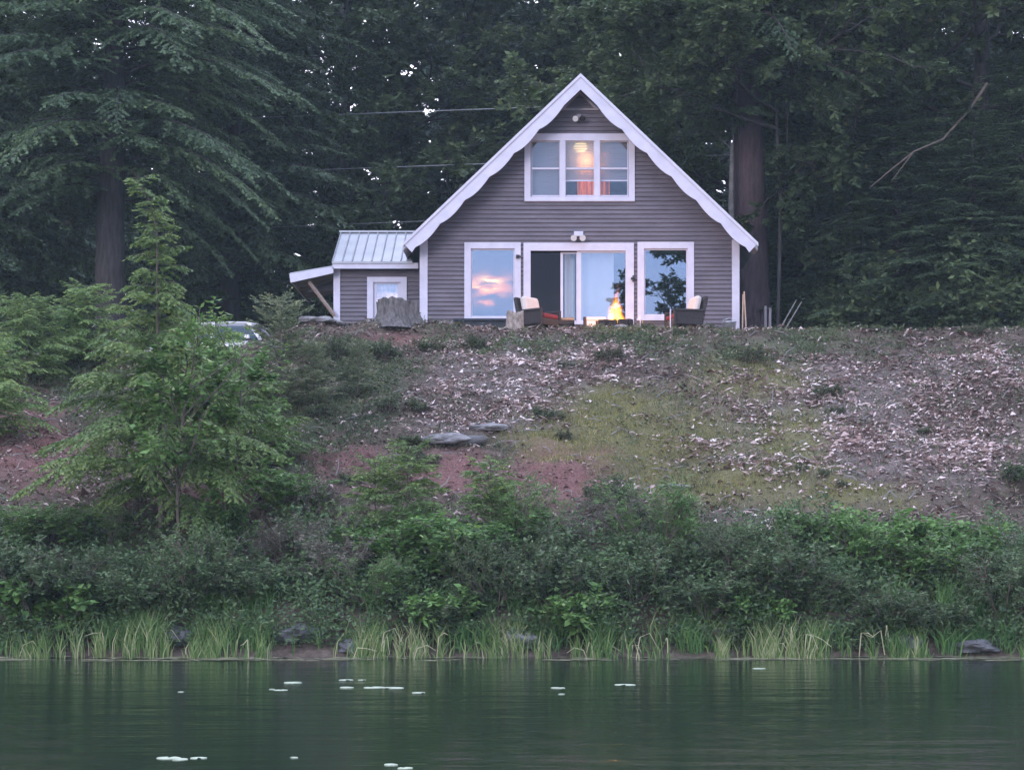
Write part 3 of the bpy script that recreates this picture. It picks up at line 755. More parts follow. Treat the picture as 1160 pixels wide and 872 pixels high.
for px_, d_, lab, rz, s, pr in (
    (262, 52, 'tall hemlock with drooping sprays just left of the power line gap', 1.1, 1.0, hemB),
    (-75, 47, 'hemlock cut by the left edge of the picture, branches hanging to the bank', 2.3, 1.0, hemB),
    (5, 50, 'hemlock with low skirts of foliage left of the huge dark trunk', .3, 1.0, hemC),
    (975, 49.0, 'hemlock whose bright lower sprays reach towards the reddish pine trunk', 2.6, 1.0, hemC),
    (1060, 48, 'hemlock with a dense low skirt behind the bare dead limb', 4.2, 1.0, hemC),
    (1150, 46.5, 'hemlock at the right edge of the picture with low sweeping boughs', 5.6, .95, hemC),
    (905, 49.5, 'hemlock directly right of the reddish pine trunk with boughs down to the ground', 1.7, .8, hemC),
    (1015, 46.0, 'hemlock with dim layered boughs below the dead limb', 0.2, .85, hemC),
    (1105, 44.6, 'low dense hemlock near the right edge, in front of the taller ones', 5.0, .72, hemC),
    (1240, 49, 'tall hemlock leaning in from beyond the right edge of the picture', 3.4, 1.0, hemB)):
    put(pr, on_ground(px_, d_), lab, rz, s, sz=(s*.52 if px_ > 880 and pr is hemC else None), group=GH)
# pine with a bare reddish trunk beside the cottage
c, tr = conifer(21, 27, 4.2, 6.0, 210, trunk_r=.50, power=.5, card=(.17, .06), up=.30, droop=.6)
pn = plant('pine_tree', on_ground(850, 45.8), 'straight reddish brown pine trunk standing behind the right eave of the cottage', 'tree', c, tr, M['needle'], M['bark_red'])
# thin pale trunk beside it
c, tr = grow(33, [((0, 0, 5.5), (.2, .1, 1), .9, .02), ((0, 0, 5.4), (-.5, .1, .8), .8, .015)], [(7, .5, .8), (6, .5, .8)], leaf=(.12, .08), nleaf=16)
tr.tube([(0, 0, 0), (.03, 0, 2), (-.03, 0, 4), (0, 0, 5.6)], [.10, .09, .075, .05], 8)
plant('young_birch', on_ground(829.5, 45.2), 'slim pale trunk close against the left side of the reddish pine trunk', 'tree', c, tr, M['maple'], M['dull_twig'])
# broad maple arching over the right of the cottage
def limbs(seed, n, h0, h1, L, r, tilt=.55, side=None, lim_az=None):
    g = np.random.default_rng(seed); o = []
    for i in range(n):
        az = i*2.4+g.normal(0, .3) if lim_az is None else g.uniform(*lim_az)
        h = h0+(h1-h0)*(i+.5)/n; e = tilt*g.uniform(.5, 1.3)*(1+.9*i/n)
        o.append(((0, 0, h), (math.cos(az)*1, math.sin(az)*1, e), L*g.uniform(.75, 1.15)*(1-.35*i/n), r*(1-.4*i/n)))
    return o
c, tr = grow(41, limbs(41, 17, 4.2, 15, 5.6, .085, .30), [(7, .52, .75), (6, .46, .8), (6, .5, .8)], leaf=(.17, .12), nleaf=18, flat=.3)
tr.tube([(0, 0, 0), (.1, 0, 4), (-.1, .1, 9), (0, 0, 16)], [.34, .28, .2, .05], 10)
mapA = plant('maple_tree', (0, 0, 0), 'x', 'tree', c, tr, M['maple'], M['bark'])
print('maple leaves', len(c.polygons))
c, tr = grow(42, limbs(42, 15, 2.0, 12, 4.6, .075, .4), [(7, .52, .75), (6, .46, .8), (6, .5, .8)], leaf=(.16, .11), nleaf=18, flat=.35)
tr.tube([(0, 0, 0), (-.1, 0, 4), (.1, .1, 8), (0, 0, 13)], [.26, .2, .14, .04], 10)
mapB = plant('beech_tree', (0, 0, 0), 'x', 'tree', c, tr, M['maple'], M['bark'])
GM = 'broadleaf trees at the edge of the yard'
c, tr = grow(44, limbs(44, 18, 5.9, 14, 4.7, .08, .22), [(7, .52, .75), (6, .46, .8), (6, .5, .8)], leaf=(.15, .105), nleaf=18, flat=.3)
tr.tube([(0, 0, 0), (.1, 0, 4), (-.1, .1, 9), (0, 0, 15)], [.26, .22, .16, .05], 10)
plant('maple_tree', on_ground(852, 47.0), 'maple right beside the cottage whose high leaves hide the top of the reddish pine trunk', 'tree', c, tr, M['maple'], M['bark'], rz=.6, group=GM)
for pr, px_, d_, lab, rz, s in (
    (mapA, 925, 50.5, 'broad maple arching its crown over the right slope of the cottage roof', .4, .95),
    (mapA, 1110, 46.5, 'maple with spreading leafy limbs high in the right corner of the picture', 2.6, .95),
    (mapB, 1030, 48.5, 'beech with layered leaves between the two right hand maples', 1.1, 1.1),
    (mapB, 395, 58, 'thin crowned broadleaf tree behind the metal wing roof', 1.9, 1.15),
    (mapB, 520, 60, 'thin crowned broadleaf tree behind the left roof slope', 3.9, 1.2),
    (mapA, 745, 57, 'leafy tree rising behind the right roof slope of the cottage', 5.2, 1.0)):
    put(pr, on_ground(px_, d_), lab, rz, s, group=GM)
c, tr = grow(45, limbs(45, 12, 5.6, 11, 3.6, .05, .12, lim_az=(2.2, 4.4)), [(7, .52, .75), (6, .46, .8), (5, .5, .8)], leaf=(.14, .10), nleaf=16, flat=.3)
tr.tube([(0, 0, 0), (.1, 0, 4), (-.1, .1, 8), (0, 0, 12)], [.05, .048, .04, .02], 6)
plant('young_maple', on_ground(880, 44.6), 'slender young maple just right of the reddish pine trunk, its leaves hanging across it', 'tree', c, tr, M['maple'], M['bark'])
# bare dead limb
def dead(name, pts, r, label, forks=()):
    o = thing(name, pts[0], label, 'branch')
    b0 = Vector(pts[0]); q = MB(); q.tube([Vector(p)-b0 for p in pts], [r*(1-.75*i/(len(pts)-1)) for i in range(len(pts))], 6)
    for fk in forks: q.tube([Vector(p)-b0 for p in fk], [r*.4, r*.25, r*.12][:len(fk)], 5)
    q.build('branch_wood', M['twig'], o); return o
D_ = 43.6
dead('dead_branch', [P(1118, 95, D_+1.5), P(1098, 125, D_+1), P(1068, 158, D_+.5), P(1035, 172, D_), P(1005, 196, D_), P(985, 213, D_)], .042,
     'bare grey dead limb slanting down through the foliage right of the pine trunk',
     [[P(1098, 125, D_+1), P(1103, 112, D_+.6), P(1101, 100, D_+.4)], [P(1035, 172, D_), P(1020, 192, D_-.3), P(1010, 205, D_-.4)]])
dead('dead_branch', [P(932, 152, 44.6), P(922, 170, 44.4), P(908, 188, 44.2), P(900, 196, 44)], .022, 'thin pale twig beside the reddish pine trunk, shorter of the two bare ones',
     [[P(922, 170, 44.4), P(912, 172, 44.2), P(906, 171, 44)]])

# ---------------------------------------------------------------- the wood behind
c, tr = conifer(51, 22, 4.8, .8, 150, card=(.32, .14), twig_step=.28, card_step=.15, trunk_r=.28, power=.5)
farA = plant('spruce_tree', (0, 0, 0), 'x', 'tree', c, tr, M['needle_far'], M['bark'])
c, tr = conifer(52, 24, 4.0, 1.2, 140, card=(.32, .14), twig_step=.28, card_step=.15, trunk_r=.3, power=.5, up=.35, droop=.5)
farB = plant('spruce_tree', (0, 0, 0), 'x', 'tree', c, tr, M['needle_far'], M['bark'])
c, tr = grow(53, limbs(53, 18, 2.5, 18, 5.6, .10, .35), [(7, .52, .75), (6, .46, .8), (4, .5, .8)], leaf=(.32, .21), nleaf=14, flat=.35)
tr.tube([(0, 0, 0), (.1, 0, 7), (-.1, .1, 12), (0, 0, 19)], [.3, .22, .15, .05], 8)
farC = plant('forest_tree', (0, 0, 0), 'x', 'tree', c, tr, M['needle_far'], M['bark'])
g2 = np.random.default_rng(99); n_far = 0
for row, (d_, cnt, jit) in enumerate(((60, 9, 2), (68, 10, 2), (78, 10, 3), (92, 8, 3), (108, 13, 4))):
    half = d_*.31+4
    for i in range(cnt):
        x = -half+2*half*(i+.5+g2.uniform(-.35, .35))/cnt; y = d_+g2.uniform(-jit, jit)
        pxx = 580+F*x/y
        if row == 0 and 330 < pxx < 560: continue
        pr = (farA, farB, farC)[int(g2.integers(0, 3))]
        conf = pr is not farC
        zone_ = 'behind the left hemlocks' if pxx < 340 else ('behind the cottage and its wing' if pxx < 860 else 'behind the right hand maples')
        lab = ('dark conifer' if conf else 'dim leafy tree')+' standing deep in the wood '+zone_
        put(pr, (x, y, Tz(x, y)-.1), lab, g2.uniform(0, 6.28), g2.uniform(.80, 1.12)*(1 if row < 4 else .62), group=('conifers deep in the wood' if conf else 'leafy trees deep in the wood')); n_far += 1

# ---------------------------------------------------------------- the young hemlock in front
c, tr = conifer(61, 5.9, 2.9, .5, 88, card=(.10, .034), twig_step=.080, card_step=.040, trunk_r=.05, up=.55, droop=.75, power=1.85, bend_tip=-.5, sag=.35)
print('young hemlock cards', len(c.polygons))
x_, y_, z_ = on_ground(183, 28.6)
plant('young_hemlock', (x_, y_, z_), 'young hemlock with a drooping tip standing tall at the left of the bank', 'tree', c, tr, M['needle_near'], M['twig'], rz=.8)
c, tr = grow(65, [((0, 0, .6+.28*i), (math.cos(i*2.2), math.sin(i*2.2), .9), 1.25-.06*i, .016) for i in range(9)]+[((0, 0, 0), (.05, 0, 1), 3.3, .035)], [(7, .5, .7), (5, .5, .8)], leaf=(.095, .07), nleaf=13, flat=.6, tint0=.62)
plant('birch_sapling', on_ground(205, 27.7), 'leafy yellow green sapling growing up through the front of the tall young hemlock', 'sapling', c, tr, M['leaf_bright'], M['twig'])
c, tr = grow(66, [((0, 0, .5+.25*i), (math.cos(i*2.2), math.sin(i*2.2), .9), 1.1-.06*i, .016) for i in range(8)]+[((0, 0, 0), (.05, 0, 1), 2.6, .03)], [(7, .5, .7), (5, .5, .8)], leaf=(.09, .06), nleaf=11, flat=.6, tint0=.6)
plant('birch_sapling', on_ground(262, 29.2), 'shorter yellowish sapling at the right skirt of the tall young hemlock', 'sapling', c, tr, M['leaf_bright'], M['twig'])
c, tr = conifer(62, 2.1, .85, .1, 46, card=(.085, .032), twig_step=.08, card_step=.042, trunk_r=.03, up=.7, droop=.35, power=.8, sag=.1)
firA = plant('fir_sapling', (0, 0, 0), 'x', 'sapling', c, tr, M['needle_grey'], M['twig'])
c, tr = conifer(63, 1.6, .62, .05, 44, card=(.08, .028), twig_step=.07, card_step=.038, trunk_r=.022, up=.7, droop=.6, power=.8, sag=.25)
hemS = plant('hemlock_sapling', (0, 0, 0), 'x', 'sapling', c, tr, M['needle_near'], M['twig'])
c, tr = conifer(64, 2.4, 1.8, .15, 60, card=(.10, .036), twig_step=.09, card_step=.05, trunk_r=.04, up=.5, droop=.6, power=.7, sag=.3)
hemM = plant('hemlock_sapling', (0, 0, 0), 'x', 'sapling', c, tr, M['needle_near'], M['twig'])
GS = 'saplings growing on the slope'
for pr, px_, d_, lab, rz, s in (
    (firA, 318, 34.2, 'grey green fir sapling with pale tips right of the parked car', .2, 1.05),
    (firA, 356, 34.0, 'low wide fir sapling below the awning', 2.2, .6),
    (firA, 405, 34.6, 'grey green fir sapling on the rubble below the tree stump', 3.0, .55),
    (hemS, 462, 28.2, 'small bright hemlock sapling left of the dark log on the slope', .5, 1.0),
    (hemS, 558, 28.0, 'small dark hemlock sapling right of the dark log on the slope', 2.0, .95),
    (hemS, 425, 28.6, 'short hemlock sapling leaning beside the left red soil patch', 3.8, .8),
    (hemM, 30, 35.5, 'bushy hemlock sapling at the left edge above the red soil', 1.0, .72),
    (hemM, 100, 36.5, 'bushy hemlock sapling between the left edge and the tall young hemlock', 3.0, .7),
    (hemM, 285, 31.5, 'spreading bright hemlock sapling right of the tall young hemlock', 4.1, .72),
    (hemM, 230, 33.5, 'spreading hemlock sapling under the parked car', 5.1, .8),
    (hemM, -15, 32.5, 'hemlock sapling cut by the left edge beside the red soil', 2.4, .8)):
    put(pr, on_ground(px_, d_), lab, rz, s, group=GS)

# ---------------------------------------------------------------- shrubs on the bank
def shrub_parts(seed, n, Hh, spread_, leaf, nleaf, lv, tint0=.42):
    g = np.random.default_rng(seed); st = []
    for i in range(n):
        az = g.uniform(0, 6.28); e = g.uniform(.45, 2.2)
        st.append(((math.cos(az)*.12, math.sin(az)*.12, 0), (math.cos(az)*spread_, math.sin(az)*spread_, e), Hh*g.uniform(.6, 1.05), .014))
    return grow(seed, st, lv, leaf=leaf, nleaf=nleaf, flat=.7, tint0=tint0)
def shrub(name, seed, n, Hh, sp_, leaf, nleaf, lm, lv=((6, .42, .7), (4, .5, .8)), wm='twig', tint0=.42, cat='shrub'):
    c, tr = shrub_parts(seed, n, Hh, sp_, leaf, nleaf, lv, tint0)
    print(name, len(c.polygons)); return plant(name, (0, 0, 0), 'x', cat, c, tr, M[lm], M[wm], crown='foliage', trunk='stems')
shA = shrub('leafy_shrub', 71, 22, 1.15, .8, (.085, .052), 9, 'leaf_dark')
shB = shrub('leafy_shrub', 72, 18, 1.35, .7, (.10, .065), 8, 'leaf_bright')
shC = shrub('dead_brush', 73, 24, 1.1, .9, (.06, .028), 5, 'leaf_grey')
shD = shrub('leafy_shrub', 74, 26, 1.0, .9, (.055, .034), 12, 'leaf_dark')
shE = shrub('willow_shrub', 75, 20, 1.25, .6, (.095, .020), 11, 'leaf_bright')
shG = shrub('broadleaf_shrub', 78, 16, 1.2, .7, (.17, .12), 6, 'leaf_bright', lv=((5, .45, .7), (4, .5, .8)), tint0=.5)
shF = shrub('low_shrub', 76, 20, .55, 1.0, (.05, .03), 9, 'weed', lv=((5, .5, .8), (3, .5, .8)))
GB = 'shrubs crowding the bank'
k_ = 0
spots = [
 (shA, 20, 26.5, 1.05, 'dark leafy shrub at the left end of the bank, just above the reeds'),
 (shD, 85, 26.7, 1.0, 'fine leaved dark shrub above the reeds, second from the left edge'),
 (shB, 60, 28.2, .85, 'brighter shrub below the red soil at the left edge'),
 (shA, 150, 26.4, 1.0, 'dark leafy shrub at the foot of the tall young hemlock, waterside'),
 (shE, 120, 28.2, .9, 'narrow leaved shrub just left of the tall young hemlock stem'),
 (shD, 215, 26.6, 1.05, 'fine leaved dark shrub right of the tall young hemlock stem'),
 (shB, 255, 28.1, .7, 'low bright shrub beside the small red patch of earth'),
 (shA, 285, 26.8, .8, 'dark leafy shrub left of the grey brush by the water'),
 (shC, 330, 27.6, 1.0, 'grey brown dead brush left of the gap in the reeds'),
 (shC, 385, 27.0, .95, 'tangled grey dead brush above the waterside boulder'),
 (shC, 360, 29.3, .85, 'grey dead brush below the left red soil patch'),
 (shE, 425, 26.6, .95, 'narrow leaved green shrub just right of the grey brush'),
 (shB, 465, 27.4, .95, 'bright green shrub in front of the small hemlock sapling'),
 (shB, 520, 27.0, 1.05, 'bright leafy shrub near the middle of the bank, widest one'),
 (shA, 500, 26.2, .75, 'low dark shrub touching the reeds near the middle'),
 (shD, 560, 26.7, 1.0, 'fine leaved dark shrub near the middle of the bank'),
 (shE, 590, 27.8, .95, 'narrow leaved shrub below the right pink soil patch'),
 (shA, 625, 26.6, .95, 'dark leafy shrub below the pink soil, close to the water'),
 (shB, 665, 27.3, .85, 'mid green shrub right of the pink soil patch'),
 (shC, 705, 28.6, .9, 'grey green brush at the foot of the olive grass'),
 (shA, 720, 26.7, 1.0, 'dark leafy shrub under the olive grass, waterside'),
 (shD, 770, 27.2, 1.1, 'blue green fine leaved shrub below the olive grass'),
 (shA, 800, 26.4, .9, 'low dark shrub just left of the brightest reeds'),
 (shD, 835, 27.0, 1.15, 'blue green shrub directly above the brightest reeds'),
 (shA, 880, 26.6, 1.05, 'dark shrub right of the brightest reeds'),
 (shB, 905, 27.8, .65, 'small yellow green shrub at the foot of the slope'),
 (shD, 925, 26.6, .95, 'dim fine leaved shrub left of the bright right hand shrubs'),
 (shB, 975, 27.5, 1.05, 'bright green leafy shrub right of centre on the bank'),
 (shB, 1035, 27.1, 1.1, 'brightest green leafy shrub towards the right of the bank'),
 (shB, 1095, 27.4, 1.1, 'bright green shrub nearest the right edge'),
 (shA, 1010, 26.1, .8, 'low dark shrub under the bright right hand shrubs'),
 (shA, 1070, 26.2, .85, 'low dark shrub above the smooth waterside rock'),
 (shD, 1140, 26.5, 1.1, 'dark shrub cut by the right edge beside the water'),
 (shA, 1165, 30.5, .7, 'small dark shrub at the right edge higher on the slope'),
 (shD, 690, 29.6, .8, 'round grey green bush above the bank, right of the pink soil'),
 (shG, 505, 26.3, .7, 'coarse leaved pale shrub leaning over the reeds near the middle'),
 (shG, 655, 26.1, .7, 'coarse leaved shrub by the water below the pink soil'),
 (shG, 55, 26.3, .8, 'coarse leaved shrub at the left end of the reeds'),
 (shG, 860, 26.2, .65, 'coarse leaved shrub beside the brightest reeds'),
 (shG, 1050, 27.8, .8, 'coarse leaved shrub behind the brightest right hand shrub'),
 (shG, 415, 27.9, .75, 'coarse leaved shrub above the grey brush'),
 (shC, 640, 28.4, .8, 'grey brush at the lower edge of the right pink soil'),
 (shC, 930, 28.3, .7, 'thin grey brush at the foot of the leaf strewn right slope'),
 (shC, 800, 26.0, .6, 'grey brush leaning over the water left of the brightest reeds'),
 (shE, 445, 27.9, 1.25, 'tall narrow leaved shrub rising in front of the left pink soil'),
 (shB, 545, 27.6, 1.2, 'tallest bright shrub at the middle of the bank'),
 (shA, 605, 27.3, 1.1, 'dark arching shrub below the right pink soil'),
 (shE, 745, 27.6, 1.1, 'slender leaved shrub at the foot of the olive grass'),
 (shE, 860, 27.5, 1.0, 'slender leaved grey green shrub above the brightest reeds'),
 (shB, 330, 29.5, .8, 'mid green shrub between the grey brush and the young hemlock'),
 (shE, 20, 28.0, 1.0, 'slender leaved shrub at the left edge below the red soil'),
 (shF, 935, 34.6, .95, 'small dark tuft of bush alone on the leaf strewn right slope'),
 (shF, 735, 38.9, .6, 'low leafy plant in front of the right ground floor window'),
 (shF, 690, 36.5, .8, 'low weed clump below the fire pit'),
 (shF, 800, 38.5, .55, 'low weed clump beside the galvanised tub'),
 (shF, 540, 37.5, .7, 'low weed clump below the left ground floor window'),
 (shF, 430, 36.8, .9, 'low weed clump beneath the tree stump'),
 (shF, 380, 36.4, .95, 'low weed clump below the small wing corner'),
 (shF, 480, 31.5, .85, 'low weed clump above the left pink soil patch'),
 (shF, 1000, 38.7, .8, 'low weed clump on the crest right of the reddish pine trunk'),
 (shF, 1100, 38.5, .9, 'low weed clump on the crest near the right edge'),
 (shF, 620, 33.4, .7, 'low weed clump between the leaf litter and the olive grass'),
 (shF, 850, 36.4, .8, 'low weed clump at the top of the olive grass')]
g3 = np.random.default_rng(5)
for _ in range(22):
    spots.append((shF, float(g3.uniform(480, 1150)), float(g3.uniform(30, 38.3)), float(g3.uniform(.22, .5)), 'small weed clump dotted over the open slope between the litter and grass'))
for _ in range(12):
    spots.append((shF, float(g3.uniform(330, 500)), float(g3.uniform(31, 37.5)), float(g3.uniform(.4, .8)), 'weed clump in the green tangle below the small wing and stump'))
for pr, px_, d_, s, lab in spots:
    put(pr, on_ground(px_, d_-(.35 if d_ < 27 else 0)), lab, random.uniform(0, 6.28), s*random.uniform(.85, 1.15)*(.76 if px_ > 640 else .86), sz=s*random.uniform(.62, 1.25)*(.68 if px_ > 640 else .84), group=GB)
# dark undergrowth along the wood's edge
c, tr = shrub_parts(77, 24, 2.2, .8, (.16, .09), 9, ((6, .45, .7), (4, .5, .8)))
und = plant('understorey_shrub', (0, 0, 0), 'x', 'shrub', c, tr, M['maple'], M['bark'], crown='foliage', trunk='stems')
GU = 'dim undergrowth at the edge of the wood'
for i, (px_, d_, s) in enumerate([(-20, 45, 1), (60, 49, 1), (170, 52, 1.2), (240, 55, 1.3), (300, 57, 1.5), (360, 54, 1.3), (430, 56, 1.5), (905, 50, 1.0), (950, 46, .9), (1000, 45, 1.0), (1050, 44.5, 1.0),
                                  (1100, 44, 1.1), (1150, 43.5, 1.1), (1180, 46, 1.3), (885, 53, 1.4), (500, 62, 1.6), (330, 64, 2), (410, 68, 2), (260, 66, 2), (900, 62, 1.8)]):
    put(und, on_ground(px_, d_), 'dim leafy undergrowth in the shade under the trees behind the yard', i*1.3, s, group=GU)
# tree on the shore behind the viewer: its leaves show mirrored in the right window
put(mapA, (11.6, -17, Tz(11.6, -17)), 'maple on the opposite shore mirrored in the right ground floor window', 1.0, 1.30, group=GM)

# ---------------------------------------------------------------- scatter on the ground (uncountable)
def scatter(n, y0, y1, x0=-13, x1=13, dens=None, seed=1):
    g = np.random.default_rng(seed); x = g.uniform(x0, x1, n); y = g.uniform(y0, y1, n)
    ok = np.abs(x/y) < .33
    x, y = x[ok], y[ok]; z = T(x, y); px, py = proj(x, y, z)
    p = dens(px, py, x, y, g); k = g.random(len(x)) < p
    return x[k], y[k], z[k], px[k], py[k], g
# pale chips and dead leaves
def dl(px, py, x, y, g):
    patch = np.clip(fbm(x*1.1, y*1.6, 4)*4-1.75, 0, 1)
    return np.clip(.15+zone('chips', px, py)*(.08+.92*patch)+.14*patch-.08*zone('red', px, py)-.13*zone('olive', px, py), .015, 1)*(1-.45*zone('olive', px, py))
x, y, z, px, py, g = scatter(260000, 26.5, 41, dens=dl, seed=5)
n = len(x); print('litter', n)
az = g.normal(0, .8, n)+np.where(g.random(n) < .5, 0, math.pi)
D = np.stack([np.cos(az), np.sin(az), g.normal(.05, .3, n)], 1); U = np.stack([-np.sin(az), np.cos(az), g.normal(.3, .35, n)], 1)
cz = zone('chips', px, py)
me = cards(np.stack([x, y, z+g.uniform(.005, .05, n)], 1), D, U, .08*np.exp(g.normal(0, .5, n))*(1+.12*cz), .040*np.exp(g.normal(0, .45, n))*(1+.15*cz), np.clip(g.normal(.28, .24, n)+.75*cz*fbm(x*1.5+9, y*1.5, 3), 0, 1), fold=.35)
tag(link('leaf_litter', me, M['litter']), 'pale pinkish wood chips and dead leaves strewn over the slope', 'leaf litter', kind='stuff')
# grass
def blades(name, n, y0, y1, dens, hgt, wid, mat_, label, seed, lean=.45, tint=.45, cat='grass', clump=0, x0=-13, x1=13, tv=.18):
    x, y, z, px, py, g = scatter(n, y0, y1, x0, x1, dens=dens, seed=seed)
    m_ = len(x); az = g.uniform(0, 6.28, m_)
    H_ = hgt*g.uniform(.45, 1.2, m_)*(.6+.8*fbm(x*1.7+11, y*1.7, 3)); ln = g.uniform(0, lean, m_)+.05
    D1 = np.stack([np.cos(az)*ln*.5, np.sin(az)*ln*.5, np.ones(m_)], 1); D2 = np.stack([np.cos(az)*ln*2.2, np.sin(az)*ln*2.2, np.ones(m_)*.8], 1)
    D1 = unit(D1); D2 = unit(D2); sd = unit(np.cross(D1, np.stack([np.cos(az+1.2), np.sin(az+1.2), np.zeros(m_)], 1)))
    w2 = wid*g.uniform(.6, 1.3, m_)
    b = np.stack([x, y, z-.02], 1); V = np.empty((m_, 5, 3))
    V[:, 0] = b-sd*w2[:, None]*.5; V[:, 1] = b+sd*w2[:, None]*.5
    mdl = b+D1*(H_*.55)[:, None]; V[:, 2] = mdl+sd*w2[:, None]*.45; V[:, 3] = mdl-sd*w2[:, None]*.45
    V[:, 4] = mdl+D2*(H_*.5)[:, None]
    i0 = np.arange(m_)*5; q = np.stack([i0, i0+1, i0+2, i0+3], 1); t3 = np.stack([i0+3, i0+2, i0+4, i0+4], 1)
    tn = np.repeat(np.clip(tint+(fbm(x*1.3, y*1.3, 3)-.5)*.9+g.normal(0, tv, m_), 0, 1), 5)
    # triangles and quads as separate lists
    me = bpy.data.meshes.new(name); Vf = V.reshape(-1, 3).astype(np.float32)
    lo = np.concatenate([np.concatenate([q, t3[:, :3]], 1).ravel()]).astype(np.int32)
    me.vertices.add(len(Vf)); me.vertices.foreach_set('co', Vf.ravel()); me.loops.add(len(lo)); me.loops.foreach_set('vertex_index', lo)
    me.polygons.add(2*m_); ls = np.stack([np.arange(m_)*7, np.arange(m_)*7+4], 1).ravel().astype(np.int32)
    me.polygons.foreach_set('loop_start', ls); me.polygons.foreach_set('loop_total', np.tile([4, 3], m_).astype(np.int32))
    a = me.attributes.new('tint', 'FLOAT', 'POINT'); a.data.foreach_set('value', tn.astype(np.float32)); me.update(calc_edges=True)
    print(name, m_)
    return tag(link(name, me, mat_), label, cat, kind='stuff')
blades('grass', 260000, 28, 40, lambda px, py, x, y, g: np.clip(zone('olive', px, py)*np.clip(fbm(x*2, y*2, 3)*3-.8, .1, 1)*.85, 0, 1), .11, .012, M['grass'], 'olive yellow grass growing in patches on the slope', 8)
blades('weeds', 520000, 26.5, 41.5, lambda px, py, x, y, g: np.clip(.17+.6*zone('green', px, py)-.4*zone('red', px, py)-.1*zone('chips', px, py), .02, 1)*np.clip(fbm(x*1.6+40, y*1.6, 3)*4-1.6, 0, 1), .15, .016, M['weed'], 'grey green weeds sprouting among the litter on the slope', 9, lean=.9, cat='weeds')
# low leafy cover on the slope
def dw(px, py, x, y, g): return np.clip(.12+.9*zone('green', px, py)-.2*zone('red', px, py), 0, 1)*np.clip(fbm(x*1.1+70, y*1.1+3, 3)*5-2.2, 0, 1)
x, y, z, px, py, g = scatter(260000, 26, 40.5, dens=dw, seed=12); n = len(x); print('cover', n)
D = g.normal(0, 1, (n, 3)); D[:, 2] = np.abs(D[:, 2])*.4; U = g.normal(0, 1, (n, 3)); U[:, 2] *= .4
hh = np.clip(fbm(x*2.1+70, y*2.1+3, 3)-.35, 0, 1)*.55
me = cards(np.stack([x, y, z+g.random(n)*hh+.02], 1), D, U, g.uniform(.04, .10, n), g.uniform(.025, .05, n), np.clip(g.normal(.5, .2, n), 0, 1))
tag(link('ground_cover', me, M['weed']), 'low leafy ground cover spreading over the upper left slope', 'ground cover', kind='stuff')
# ferns / bank cover close to the water so that no bare soil shows
x, y, z, px, py, g = scatter(150000, 25.35, 28.4, dens=lambda px, py, x, y, g: np.clip(fbm(x*1.5+5, y*1.5, 3)*3-.8, .1, 1), seed=13); n = len(x)
D = g.normal(0, 1, (n, 3)); D[:, 2] = np.abs(D[:, 2])*.5; U = g.normal(0, 1, (n, 3)); U[:, 2] *= .5
hh = np.clip(fbm(x*1.7+30, y*1.7, 3), 0, 1)*.95
me = cards(np.stack([x, y, z+g.random(n)**1.3*hh+.02], 1), D, U, g.uniform(.04, .10, n), g.uniform(.02, .05, n), np.clip(g.normal(.38, .2, n), 0, 1))
tag(link('bank_cover', me, M['leaf_dark']), 'dark low leaves covering the foot of the bank', 'ground cover', kind='stuff')
# reeds
def dr_(px, py, x, y, g):
    c_ = np.clip(fbm(px/26, px*0+3.1, 3)*4-1.55, 0, 1)
    for a_, b_, v in ((75, 165, .9), (200, 310, 1), (390, 440, .9), (640, 700, .5), (800, 940, 1.0), (1000, 1060, .7), (480, 540, .4)):
        c_ = np.maximum(c_, v*np.clip((px-a_)/14, 0, 1)*np.clip((b_-px)/14, 0, 1))
    for a_, b_ in ((315, 385), (1062, 1140), (330, 370)): c_ = c_*(1-np.clip((px-a_)/8, 0, 1)*np.clip((b_-px)/8, 0, 1)*.9)
    return c_*.85*(.12+.88*(fbm(px/6, px*0+7, 2) > .47))*np.clip(fbm(x*3.1, y*3.1, 2)*3-.7, .05, 1)
blades('reeds', 36000, 24.75, 25.75, dr_, .40, .017, M['reed'], 'yellow green reeds and sedge growing along the waterline', 14, lean=.24, tint=.48, cat='reeds', tv=.26)
blades('bank_grass', 60000, 25.3, 26.6, lambda px, py, x, y, g: np.clip(fbm(px/30, px*0+1, 2)*4-1.6, 0, 1)*.5, .42, .012, M['reed'], 'green grass tufts behind the reeds on the bank', 15, lean=.6, tint=.12)
# bent pale stems and floating debris
g = np.random.default_rng(31); q = MB()
for i in range(26):
    px_ = g.choice([g.uniform(0, 310), g.uniform(390, 560), g.uniform(640, 760), g.uniform(800, 1080)]); x = (px_-580)/F*25.1; y = g.uniform(24.8, 25.5)
    a = g.uniform(0, 6.28); h = g.uniform(.15, .55); s_ = g.uniform(.02, .22)*g.choice([-1, 1])
    q.tube([(x, y, -.03), (x+s_*.3, y+.02, h*.7), (x+s_, y-.05, h*g.uniform(.5, 1.0)), (x+s_*1.6, y-.08, h*g.uniform(.1, .8))], [.008, .007, .005, .003], 4)
me_ = q.build('reed_stems', plain('dry_stem', (.42, .40, .24), .8, .25, 5)); tag(me_, 'pale broken reed stems leaning over the waterline', 'reeds', kind='stuff')
x, y, z, px, py, g = scatter(26000, 24.2, 25.4, dens=lambda px, py, x, y, g: np.clip((fbm(x*1.2, y*4, 3)*4-1.7), 0, 1)*np.where(px < 260, 1, .35)*np.clip((y-24.1)/.6, .05, 1), seed=17); n = len(x)
az = g.normal(0, .35, n); D = np.stack([np.cos(az), np.sin(az), np.zeros(n)], 1); U = np.stack([-np.sin(az), np.cos(az), np.zeros(n)], 1)
me = cards(np.stack([x, y, np.full(n, .006)+g.random(n)*.006], 1), D, U, g.uniform(.08, .35, n), g.uniform(.02, .06, n), g.random(n), fold=.02)
